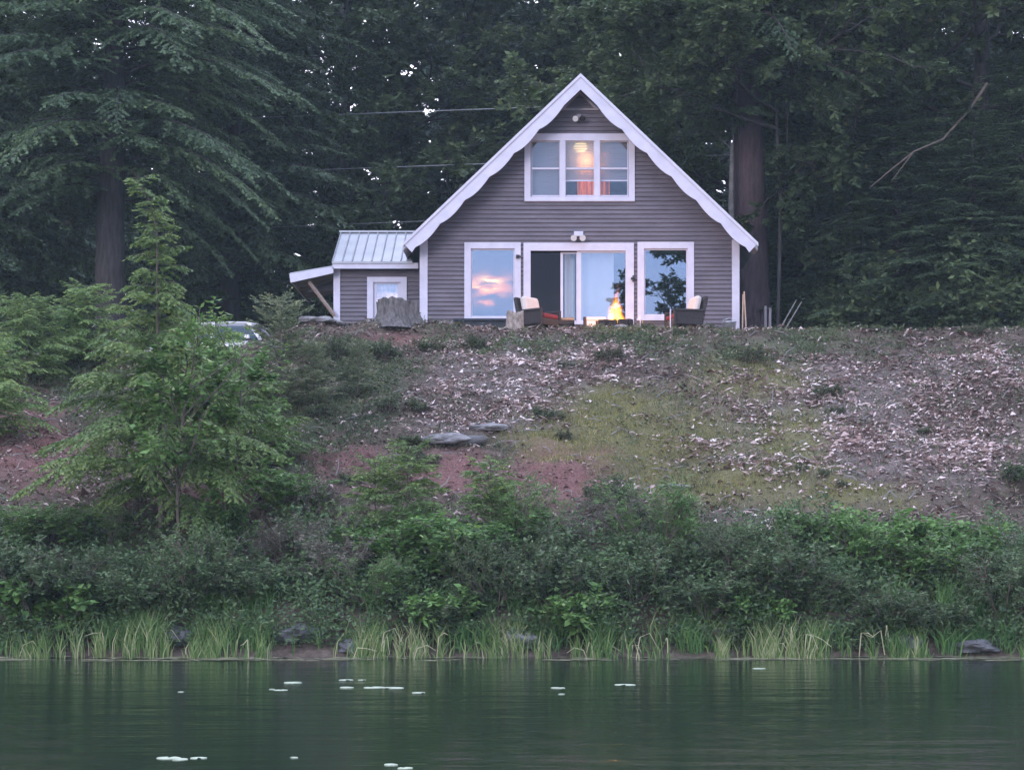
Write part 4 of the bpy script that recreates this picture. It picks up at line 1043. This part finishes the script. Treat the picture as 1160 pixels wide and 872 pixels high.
tag(link('floating_debris', me, M['scum']), 'thin floating stems and scum along the water edge', 'debris', kind='stuff')

# ---------------------------------------------------------------- stones, stump, logs
def rock(name, loc, size, seed, mat_, label, group=None, cat='rock'):
    import bmesh
    g = np.random.default_rng(seed); bm = bmesh.new(); bmesh.ops.create_icosphere(bm, subdivisions=4, radius=1)
    off = g.uniform(0, 50, 3)
    from mathutils import noise as mn
    for v in bm.verts:
        n1 = mn.noise(Vector(v.co)*1.3+Vector(off)); n2 = mn.noise(Vector(v.co)*4+Vector(off)); v.co *= 1+.38*n1+.10*n2
        v.co.z = max(v.co.z, -.5)
        v.co = Vector((v.co.x*size[0], v.co.y*size[1], v.co.z*size[2]))
    me = bpy.data.meshes.new(name); bm.to_mesh(me); bm.free(); o = link(name, me, mat_)
    o.location = loc; o.rotation_euler = (0, 0, g.uniform(-.3, .3)); return tag(o, label, cat, group)
GR = 'stones on the bank'
rock('boulder', on_ground(338, 25.7, 0), (.34, .26, .2), 1, M['rock_dark'], 'grey boulder in the reed gap left of the middle', GR)
rock('boulder', on_ground(1105, 25.5, .02), (.34, .25, .12), 2, M['rock_dark'], 'smooth low grey rock at the water near the right edge', GR)
rock('boulder', on_ground(1030, 25.5, .0), (.22, .2, .15), 3, M['rock_dark'], 'small dark rock at the water under the bright shrubs', GR)
rock('boulder', on_ground(590, 25.6, .0), (.32, .25, .17), 4, M['rock'], 'half hidden grey rock at the water near the middle', GR)
rock('boulder', on_ground(200, 25.7, .0), (.30, .25, .17), 5, M['rock_dark'], 'dark rock under the tall young hemlock at the water', GR)
rock('boulder', on_ground(395, 25.5, .0), (.2, .2, .13), 6, M['rock_dark'], 'dark stone right of the grey waterside boulder', GR)
for i, (px_, d_, s, l) in enumerate(((352, 38.6, .28, 'leftmost flat stone of the pile beside the small wing'), (366, 38.4, .30, 'middle flat stone of the pile beside the small wing'), (379, 38.7, .24, 'flat stone of the pile against the wing corner'))):
    rock('flat_stone', on_ground(px_, d_, .05), (s, .22, .09), 20+i, M['rock'], l, 'flat stones beside the wing')
p = ground_at(508, 503)
rock('flat_stone', (p.x, p.y, p.z+.05), (.48, .26, .13), 31, M['rock'], 'flat ledge stone above the dark hollow on the mid slope')
p = ground_at(555, 487); rock('flat_stone', (p.x, p.y, p.z+.03), (.35, .2, .09), 32, M['rock'], 'pale flat stone up right of the dark log')
p = ground_at(527, 503)
lg = MB(); lg.tube([(-.36, .05, .06), (-.1, 0, .05), (.15, -.02, .06), (.38, .03, .09)], [.08, .10, .10, .07], 12); lo = lg.build('fallen_log', M['rock_dark'], smooth=True); lo.location = p; tag(lo, 'dark rotten log lying across the mid slope', 'log')
p = ground_at(478, 548)
lg = MB(); lg.tube([(0, 0, .03), (.12, 0, .07), (.22, .0, .15), (.26, 0, .26)], [.014, .012, .010, .006], 6); lo = lg.build('bare_stick', M['pale_twig']); lo.location = ground_at(492, 556); tag(lo, 'curved pale stick on the slope below the dark log', 'stick')
rock('flat_stone', ground_at(765, 553)+Vector((0, 0, .02)), (.36, .16, .05), 41, M['rock'], 'pale flat slab at the lower left of the olive grass')
# the big stump in front of the wing
def stump(name, px0, px1, top, bot, d, label, mat_, seed):
    g = np.random.default_rng(seed); cx = ((px0+px1)/2-580)/F*d; r = (px1-px0)/2/F*d; zt = EYE+(HOR-top)/F*d; zb = Tz(cx, d)-.25
    n, m_ = 72, 16; V = []; ph = g.uniform(0, 6, 4)
    for j in range(m_):
        f_ = j/(m_-1); rr = r*(1+.62*(1-f_)**2.6)
        for k in range(n):
            th = 2*math.pi*k/n; q = 1+.07*math.sin(5*th+ph[0])+.05*math.sin(9*th+ph[1])+(.12*math.sin(3*th+ph[2])*(1-f_))+.02*math.sin(17*th+4*f_)
            zz = zb+(zt-zb)*f_+(.035*math.sin(2*th+ph[3])+.018*math.sin(13*th)+.012*math.sin(7*th))*f_**4; q *= 1+.03*math.sin(23*th+ph[1]*3)+.02*math.sin(31*th+5*f_)
            V.append((rr*q*math.cos(th), rr*q*math.sin(th)*.9, zz-zb))
    V.append((0, 0, zt-zb-.03)); fs = [(j*n+k, j*n+(k+1) % n, (j+1)*n+(k+1) % n, (j+1)*n+k) for j in range(m_-1) for k in range(n)]+[((m_-1)*n+k, (m_-1)*n+(k+1) % n, m_*n) for k in range(n)]
    b = MB(); b.add(V, fs); o = b.build(name, mat_, smooth=True); o.location = (cx, d, zb); return tag(o, label, 'stump')
M['stumpwood'] = plain('weathered_stump', (.13, .12, .115), .9, .55, 7, bump=1.2, stretch=(2.5, 2.5, .8))
stump('tree_stump', 428, 473, 341, 376, 39.0, 'wide grey weathered tree stump in front of the small wing window', M['stumpwood'], 1)
stump('tree_stump', 574, 592, 354, 372, 38.9, 'small pale knotted stump at the left chair', plain('pale_stump', (.33, .28, .24), .9, .5, 9, bump=1, stretch=(1.5, 1.5, .8)), 2)

# ---------------------------------------------------------------- things on the patio
PZ = Tz(3, 40.3)
def chair(loc, rz, label, back_tall=0):
    o = thing('wicker_armchair', loc, label, 'chair', 'wicker armchairs by the fire', rz)
    b = MB(); b.box(-.33, .33, -.31, .31, .20, .36); b.build('seat_base', M['wicker'], o, bevel=.02)
    b = MB(); b.add([(-.36, -.33, .2), (-.27, -.33, .2), (-.27, .33, .2), (-.36, .33, .2), (-.50, -.33, .86), (-.43, -.33, .88), (-.43, .33, .88), (-.50, .33, .86)], [(3, 2, 1, 0), (4, 5, 6, 7), (0, 1, 5, 4), (1, 2, 6, 5), (2, 3, 7, 6), (3, 0, 4, 7)]); b.build('backrest', M['wicker'], o, bevel=.015)
    for s in (-1, 1):
        b = MB(); b.box(-.36, .34, s*.35-.035, s*.35+.035, .52, .57); b.box(.28, .34, s*.35-.03, s*.35+.03, .2, .52); b.box(-.34, .28, s*.35-.012, s*.35+.012, .22, .52); b.build('armrest', M['wicker'], o, bevel=.012)
        for xx in (-.31, .29):
            b = MB(); b.tube([(xx, s*.30, 0), (xx, s*.30, .20)], [.022, .028], 8); b.build('leg', M['wicker'], o)
    b = MB(); b.box(-.28, .33, -.29, .29, .362, .47); b.build('seat_cushion', M['red'], o, bevel=.04)
    b = MB(); Mt = Matrix.Translation((-.25, 0, .66)) @ Matrix.Rotation(-.22, 4, 'Y'); b.box(-.08, .08, -.28, .28, -.22, .24, Mt); b.build('back_pillow', M['beige'], o, bevel=.07)
    return o
def pat(px, d): x = (px-580)/F*d; return (x, d, Tz(x, d))
chair(pat(611, 40.2), R(-38), 'wicker armchair with red seat and beige pillow facing right, left of the fire')
chair(pat(774, 40.2), R(180+12), 'wicker armchair with red seat facing left towards the fire, under the right window')
# second dark chair back behind the left one
b = MB(); b.box(-.30, .30, -.25, .25, .0, .32); b.add([(-.30, -.25, .32), (-.22, -.25, .32), (-.22, .25, .32), (-.30, .25, .32), (-.40, -.25, .66), (-.34, -.25, .67), (-.34, .25, .67), (-.40, .25, .66)], [(3, 2, 1, 0), (4, 5, 6, 7), (0, 1, 5, 4), (1, 2, 6, 5), (2, 3, 7, 6), (3, 0, 4, 7)])
o = b.build('wicker_stool', M['wicker'], bevel=.02); o.location = pat(590, 41.0); o.rotation_euler[2] = R(-80); tag(o, 'low dark wicker seat just behind the left armchair', 'seat')
# dark planter trough under the left window
b = MB(); b.box(-.62, .62, -.2, .2, 0, .40); b.box(-.66, .66, -.23, .23, .402, .46); o = b.build('planter_box', plain('charred_timber', (.030, .034, .045), .8, .4, 6), bevel=.01); x_, y_, z_ = pat(546, 40.9); o.location = (x_, y_, z_); tag(o, 'long low dark timber box under the left ground floor window', 'planter')
# dark crate right of the left chair
ct = thing('wooden_crate', pat(640, 40.4), 'small dark crate with split logs beside the left armchair', 'crate')
b = MB()
for zc in (.02, .14, .26): 
    for s in (-1, 1): b.box(-.2, .2, s*.17-.012, s*.17+.012, zc, zc+.09)
    for s in (-1, 1): b.box(s*.2-.012, s*.2+.012, -.157, .157, zc, zc+.09)
b.build('crate_slats', M['wicker'], ct)
sp2 = thing('split_log', (ct.location.x, ct.location.y, ct.location.z+.35), 'pale split log lying on the small dark crate', 'log')
b = MB(); b.tube([(-.22, -.05, .02), (.2, .04, .05)], [.055, .05], 7); b.build('log_wood', M['log'], sp2)
# white box behind the fire
co_ = thing('cooler_box', pat(674.5, 40.9), 'white box standing left of the fire', 'box')
b = MB(); b.box(-.22, .22, -.15, .15, 0, .42); b.build('box_body', M['plastic'], co_, bevel=.02)
b = MB(); b.box(-.235, .235, -.165, .165, .423, .50); b.build('lid', M['plastic'], co_, bevel=.02)
for px_, h, l in ((662.5, .40, 'taller dark log round standing left of the white box'), (676.5, .30, 'short dark log round standing in front of the white box')):
    b = MB(); b.tube([(0, 0, 0), (.005, 0, h*.5), (0, 0, h)], [.045, .04, .042], 10); o = b.build('log_post', M['block']); o.location = pat(px_, 40.1); tag(o, l, 'log', 'dark log rounds near the fire')
# fire pit
fx, fy, fz = pat(697.5, 39.75)
fp = thing('fire_pit', (fx, fy, fz), 'ring of sooty blocks with a bright yellow wood fire burning inside', 'fire pit')
for k in range(9):
    a = 2*math.pi*k/9+.25
    b = MB(); Mt = Matrix.Translation((.33*math.cos(a), .33*math.sin(a), 0)) @ Matrix.Rotation(a, 4, 'Z'); b.box(-.06, .06, -.10, .10, 0, .27+.02*math.sin(k*5), Mt); b.build('block', M['block'], fp, bevel=.012)
for k in range(5):
    a = k*1.26; b = MB(); b.tube([(.20*math.cos(a), .20*math.sin(a), .06), (-.03*math.cos(a), -.03*math.sin(a), .34)], [.04, .035], 8); b.build('burning_log', M['block'], fp)
b = MB(); b.lathe([(.002, .06), (.12, .10), (.22, .07), (.25, .0)], (0, 0, 0), 14); b.build('embers', emit('embers', (1, .25, .04), 2.5), fp)
# flame: emitting volume shaped by noise
b = MB(); b.lathe([(.001, .12), (.15, .16), (.19, .30), (.16, .46), (.10, .64), (.04, .80), (.001, .86)], (0, 0, 0), 24); 
m, t, pb = mat('flame'); t.nodes.remove(pb)
co = node(t, 'ShaderNodeTexCoord').outputs['Object']; sx = node(t, 'ShaderNodeSeparateXYZ'); t.links.new(co, sx.inputs[0])
nf = noise(t, 5.5, 3, co, .6, (1, 1, .5))
def mf(op, a, b_=None, clamp=False):
    n = node(t, 'ShaderNodeMath', operation=op, use_clamp=clamp)
    for i, v in enumerate((a, b_)):
        if v is None: continue
        if isinstance(v, (int, float)): n.inputs[i].default_value = v
        else: t.links.new(v, n.inputs[i])
    return n.outputs[0]
nw = noise(t, 3.2, 2, co, .5, (1, 1, .6))
xx = mf('ADD', sx.outputs[0], mf('MULTIPLY', mf('SUBTRACT', nw, .5), .22)); rr = mf('SQRT', mf('ADD', mf('MULTIPLY', xx, xx), mf('MULTIPLY', sx.outputs[1], sx.outputs[1])))
hh_ = mf('DIVIDE', mf('SUBTRACT', sx.outputs[2], .12), .72)
lim_ = mf('ADD', mf('MULTIPLY', mf('SUBTRACT', 1.0, hh_), .15), mf('MULTIPLY', mf('SUBTRACT', nf, .5), .14))
den = mf('MULTIPLY', mf('SUBTRACT', lim_, rr), 14.0, clamp=True)
core = mf('MULTIPLY', mf('SUBTRACT', mf('SUBTRACT', .155, mf('MULTIPLY', hh_, .17)), rr), 14, clamp=True)
emc = ramp(t, core, [(0, (1, .16, .04)), (.4, (1, .30, .03)), (1, (1, .62, .07))])
em = node(t, 'ShaderNodeEmission'); t.links.new(emc, em.inputs[0])
t.links.new(mf('MULTIPLY', den, mf('ADD', mf('MULTIPLY', core, 10.0), 4.0)), em.inputs[1])
t.links.new(em.outputs[0], t.nodes['Material Output'].inputs['Volume'])
M['flame'] = m; flm = b.build('flame', m, fp, smooth=True); flm.scale = (1.9, 1.9, 1.35)
fl = bpy.data.objects.new('fire_light', bpy.data.lights.new('fire_light', 'POINT')); COL.objects.link(fl)
fl.data.energy = 38; fl.data.color = (1, .42, .12); fl.data.shadow_soft_size = .12; fl.parent = fp; fl.location = (0, 0, .5)
rock('flat_stone', (fx+.06, fy-.55, fz+.03), (.16, .12, .08), 55, M['rock'], 'light grey stone in front of the fire pit')
# tub, block, tools
tb = thing('steel_tub', pat(826, 40.0), 'galvanised round tub near the right corner of the cottage', 'tub')
b = MB(); b.lathe([(.001, .0), (.13, 0), (.155, .26), (.165, .27), (.165, .285), (.15, .28), (.125, .02), (.001, .02)], (0, 0, 0), 24); b.build('tub_body', M['steel'], tb, smooth=True)
b = MB(); b.tube([(-.16, 0, .25), (-.13, 0, .33), (0, 0, .37), (.13, 0, .33), (.16, 0, .25)], .006, 6); b.build('handle', M['steel'], tb)
b = MB(); b.box(-.10, .10, -.08, .08, 0, .16); o = b.build('paving_block', M['plastic'], bevel=.01); o.location = pat(848, 40.1); tag(o, 'pale square block beside the galvanised tub', 'block')
for px_, ln, l, cat in ((841.0, .05, 'shorter wooden tool handle leaning at the right corner of the cottage', 'shovel'), (845.5, -.02, 'taller wooden tool handle leaning by the pine trunk', 'shovel')):
    x_, y_, z_ = pat(px_, 41.4); o = thing('shovel', (x_, y_, z_), l, cat, 'tools leaning at the corner')
    b = MB(); b.tube([(0, 0, .2), (ln, .25, 1.22 if ln < 0 else 1.16)], .018, 8); b.build('handle', M['handle'], o)
    b = MB(); b.prism([(-.10, .28), (.10, .28), (.11, .12), (0, 0), (-.11, .12)], -.012, .004); b.build('blade', M['steel'], o)
for px_, h, dx in ((867, 1.2, 0), (871.5, 1.15, .02)):
    x_, y_, z_ = pat(px_, 43.5); b = MB(); b.tube([(0, 0, 0), (dx, 0, h)], .035, 6); o = b.build('fence_stake', M['trimgrey']); o.location = (x_, y_, z_-.05)
    tag(o, 'weathered grey stake in the shade, left of the pair' if px_ < 870 else 'weathered grey stake in the shade, right of the pair', 'stake', 'stakes by the wood')
for px_, h, l in ((725.5, .34, 'short pale garden stake left of the right window'), (759.5, .52, 'thin white garden stake in front of the right armchair')):
    x_, y_, z_ = pat(px_, 39.3); b = MB(); b.tube([(0, 0, -.05), (0, 0, h)], .014, 5); o = b.build('garden_stake', M['white']); o.location = (x_, y_, z_); tag(o, l, 'stake', 'garden stakes on the crest')
for k, (px0, py0, px1, py1) in enumerate(((884, 372, 902, 340), (890, 372, 908, 342))):
    a = P(px0, py0, 42.5); b_ = P(px1, py1, 43.0); q = MB(); q.tube([(0, 0, 0), b_-a], [.02, .012], 5); o = q.build('leaning_pole', M['dull_twig']); o.location = a; tag(o, ('left' if k == 0 else 'right')+' one of two thin poles leaning right beyond the pine trunk', 'pole', 'poles leaning by the wood')

# ---------------------------------------------------------------- the parked car
cx, cy = (262-580)/F*46.2, 46.2; cz = 5.98
car = thing('parked_car', (cx, cy, cz), 'white car with dark windows half hidden behind the bushes left of the wing', 'car', rz=R(-8))
# stations along x: x, half width, sill, belt, (nose to tail), facing right
st = [(-2.20, .62, .42, .66), (-2.10, .78, .30, .80), (-1.6, .86, .22, .92), (-.9, .88, .20, .96), (0, .88, .20, .96), (.9, .88, .20, .95), (1.5, .86, .22, .90), (2.05, .78, .28, .78), (2.22, .60, .40, .62)]
V = []; fs = []
for (x, w_, s_, bt) in st:
    V += [(x, -w_*.92, s_), (x, -w_, (s_+bt)/2), (x, -w_*.95, bt-.04), (x, -w_*.80, bt), (x, w_*.80, bt), (x, w_*.95, bt-.04), (x, w_, (s_+bt)/2), (x, w_*.92, s_)]
for i in range(len(st)-1):
    for k in range(8): fs.append((i*8+k, i*8+(k+1) % 8, (i+1)*8+(k+1) % 8, (i+1)*8+k))
fs += [tuple(range(7, -1, -1)), tuple((len(st)-1)*8+k for k in range(8))]
b = MB(); b.add(V, fs); b.build('car_body', M['carpaint'], car, smooth=True, bevel=.02)
b = MB(); rr_ = [(-.98, .62), (-.75, .66), (0, .68), (.55, .66), (.86, .60)]
V = []; 
for i, (x, w_) in enumerate(rr_): z_ = (1.41, 1.455, 1.475, 1.46, 1.41)[i]; V += [(x, -w_, z_-.045), (x, -w_*.85, z_), (x, w_*.85, z_), (x, w_, z_-.045)]
b.add(V, [(i*4+k, i*4+(k+1) % 4, (i+1)*4+(k+1) % 4, (i+1)*4+k) for i in range(4) for k in range(4)]+[(3, 2, 1, 0), (16, 17, 18, 19)]); b.build('car_roof', M['carpaint'], car, smooth=True)
def quad(nm, pts, mat_, th=.012):
    b = MB(); pts = [Vector(p) for p in pts]; n_ = (pts[1]-pts[0]).cross(pts[-1]-pts[0]).normalized()*th; k = len(pts)
    b.add(pts+[p+n_ for p in pts], [tuple(range(k-1, -1, -1)), tuple(range(k, 2*k))]+[(i, (i+1) % k, (i+1) % k+k, i+k) for i in range(k)]); return b.build(nm, mat_, car)
for s in (-1, 1):
    quad('side_window', [(-1.45, s*.80, .96), (-.30, s*.82, .96), (-.30, s*.665, 1.40), (-.95, s*.64, 1.38)], M['carglass'])
    quad('side_window', [(-.22, s*.82, .96), (.98, s*.80, .96), (.62, s*.64, 1.40), (-.22, s*.665, 1.40)], M['carglass'])
    for (xa, xb, xc, xd) in ((-.30, -.22, -.22, -.30), (.98, 1.08, .72, .62), (-1.55, -1.45, -.95, -1.03)):
        quad('pillar', [(xa, s*.815, .95), (xb, s*.815, .95), (xc, s*.655, 1.40), (xd, s*.655, 1.40)], M['carpaint'], .03)
    b = MB(); b.box(.62, .76, s*.90-.05, s*.90+.05, .98, 1.08); b.build('side_mirror', M['carpaint'], car, bevel=.02)
    b = MB(); b.box(2.08, 2.20, s*.55-.12, s*.55+.12, .56, .68); b.build('headlight', M['lens'], car, bevel=.02)
    b = MB(); b.box(-2.20, -2.10, s*.55-.12, s*.55+.12, .62, .76); b.build('taillight', M['red'], car, bevel=.02)
    for xw in (-1.35, 1.35):
        wh_ = thing('x', (0, 0, 0), None, None); bpy.data.objects.remove(wh_)
        b = MB(); b.tube([(xw, s*.70, .31), (xw, s*.89, .31)], .31, 24); wo_ = b.build('wheel', M['rubber'], car)
        b = MB(); b.tube([(xw, s*.885, .31), (xw, s*.905, .31)], .19, 16); b.build('rim', M['steel'], wo_)
quad('windscreen', [(1.10, -.72, .95), (1.10, .72, .95), (.72, .58, 1.40), (.72, -.58, 1.40)], M['carglass'])
quad('rear_window', [(-1.60, .70, .95), (-1.60, -.70, .95), (-1.02, -.58, 1.39), (-1.02, .58, 1.39)], M['carglass'])
b = MB(); b.box(-.9, .7, -.6, .6, .55, .92); b.build('car_interior', M['rubber'], car)

# ---------------------------------------------------------------- wires
def wire(pts, r, label):
    b0 = pts[0]; q = MB(); q.tube([p-b0 for p in pts], r, 5); o = q.build('power_line', plain('cable_sheath', (.30, .31, .31), .5, .1, 2)); o.location = b0; return tag(o, label, 'cable', 'power lines behind the cottage')
def wpts(f_, a, b_, d, n=24): return [P(px_, f_(px_), d) for px_ in np.linspace(a, b_, n)]
wire(wpts(lambda p: 133-(p-290)*.0355+.000004*(p-600)**2, -60, 1250, 53.2), .012, 'topmost power line, crossing behind the roof peak')
wire(wpts(lambda p: 195-(p-290)*.036, -60, 1250, 52.2), .011, 'middle power line, meeting the left roof slope halfway up')
wire(wpts(lambda p: 257-(p-320)*.04, -60, 1250, 51.8), .008, 'faintest and lowest power line, just above the wing roof')

# ---------------------------------------------------------------- floating leaves on the water
b = MB(); n_ = 14; vs = []
for r_, z_ in ((.1, .003), (.101, -.003),): 
    for k in range(n_): th = .25+(2*math.pi-.5)*k/(n_-1); vs.append((r_*math.cos(th), r_*math.sin(th), z_))
vs += [(0, 0, .004)]; b.add(vs, [(k, k+1, 2*n_) for k in range(n_-1)]+[(k+n_, k+n_+1, k+1, k) for k in range(n_-1)]); lil = b.build('lily_pad', M['lily'])
lil['category'] = 'lily pad'; lil['group'] = 'lily pads floating on the water'
pads = [(332, 773, 1.1, 'pad above the pair nearest the left of the water'), (318, 781.5, .7, 'small pad just below left of its neighbour'), (308, 780.5, .35, 'tiny pad, leftmost of the upper cluster'),
 (392, 770, .8, 'thin pad above the row of three'), (393, 778.5, .8, 'left pad in the row of three'), (424, 778.5, 1.1, 'middle pad in the row of three'), (446, 779, 1.1, 'right pad in the row of three'),
 (474, 784.5, .7, 'dim pad right of the row of three'), (632, 779, .75, 'pinkish pad at the middle of the water'), (636, 786, .35, 'tiny pad under the middle one'), (708, 775.5, 1.1, 'lone bright pad right of the middle'),
 (205, 783.5, .35, 'tiny lone pad on the left water'), (191, 858.5, .8, 'left pad of the pair near the bottom edge'), (204, 860, .6, 'right pad of the pair near the bottom edge'), (225, 858.5, .55, 'small pad right of the bottom pair'),
 (443, 866, .5, 'small pad at the bottom edge left of the middle'), (459, 870, .5, 'small pad cut by the bottom edge'), (333, 858, .3, 'tiny speck of a pad near the bottom edge'), (410, 770, .45, 'tiny pad right of the thin upper one'), (860, 757, .8, 'dim pad close to the brightest reeds')]
for i, (px_, py_, s, lab) in enumerate(pads):
    d = F*EYE/(py_-HOR); o = lil if i == 0 else lil.copy()
    if i: COL.objects.link(o)
    o.location = ((px_-580)/F*d, d, .002); o.rotation_euler = (0, 0, i*1.7); o.scale = (s*.95, s*1.1, 1); o['label'] = 'pale floating lily pad, '+lab
print('far trees', n_far)

# twigs and cut branches lying about
g = np.random.default_rng(77); q = MB()
for i in range(380):
    x = g.uniform(-11, 11); y = g.uniform(27.5, 39.5); a = g.normal(0, .9); l = g.uniform(.12, .5)
    p0 = (x, y, Tz(x, y)+.03); x1, y1 = x+math.cos(a)*l, y+math.sin(a)*l
    q.tube([p0, ((x+x1)/2+g.normal(0, .02), (y+y1)/2, Tz((x+x1)/2, (y+y1)/2)+.05+g.uniform(0, .04)), (x1, y1, Tz(x1, y1)+.03+g.uniform(0, .07))], [.010, .009, .005], 4, cap=False)
tag(q.build('fallen_twigs', M['dull_twig']), 'grey twigs and broken sticks littering the slope', 'twigs', kind='stuff')
# ---------------------------------------------------------------- evening haze
b = MB(); b.box(-310, 310, -310, 310, -5, 45)
m = bpy.data.materials.new('evening_haze'); m.use_nodes = True; t = m.node_tree; t.nodes.remove(t.nodes['Principled BSDF'])
pv = node(t, 'ShaderNodeVolumePrincipled'); pv.inputs['Color'].default_value = (.72, .92, 1, 1); pv.inputs['Density'].default_value = .00065
t.links.new(pv.outputs[0], t.nodes['Material Output'].inputs['Volume'])
tag(b.build('haze', m), kind='stuff')
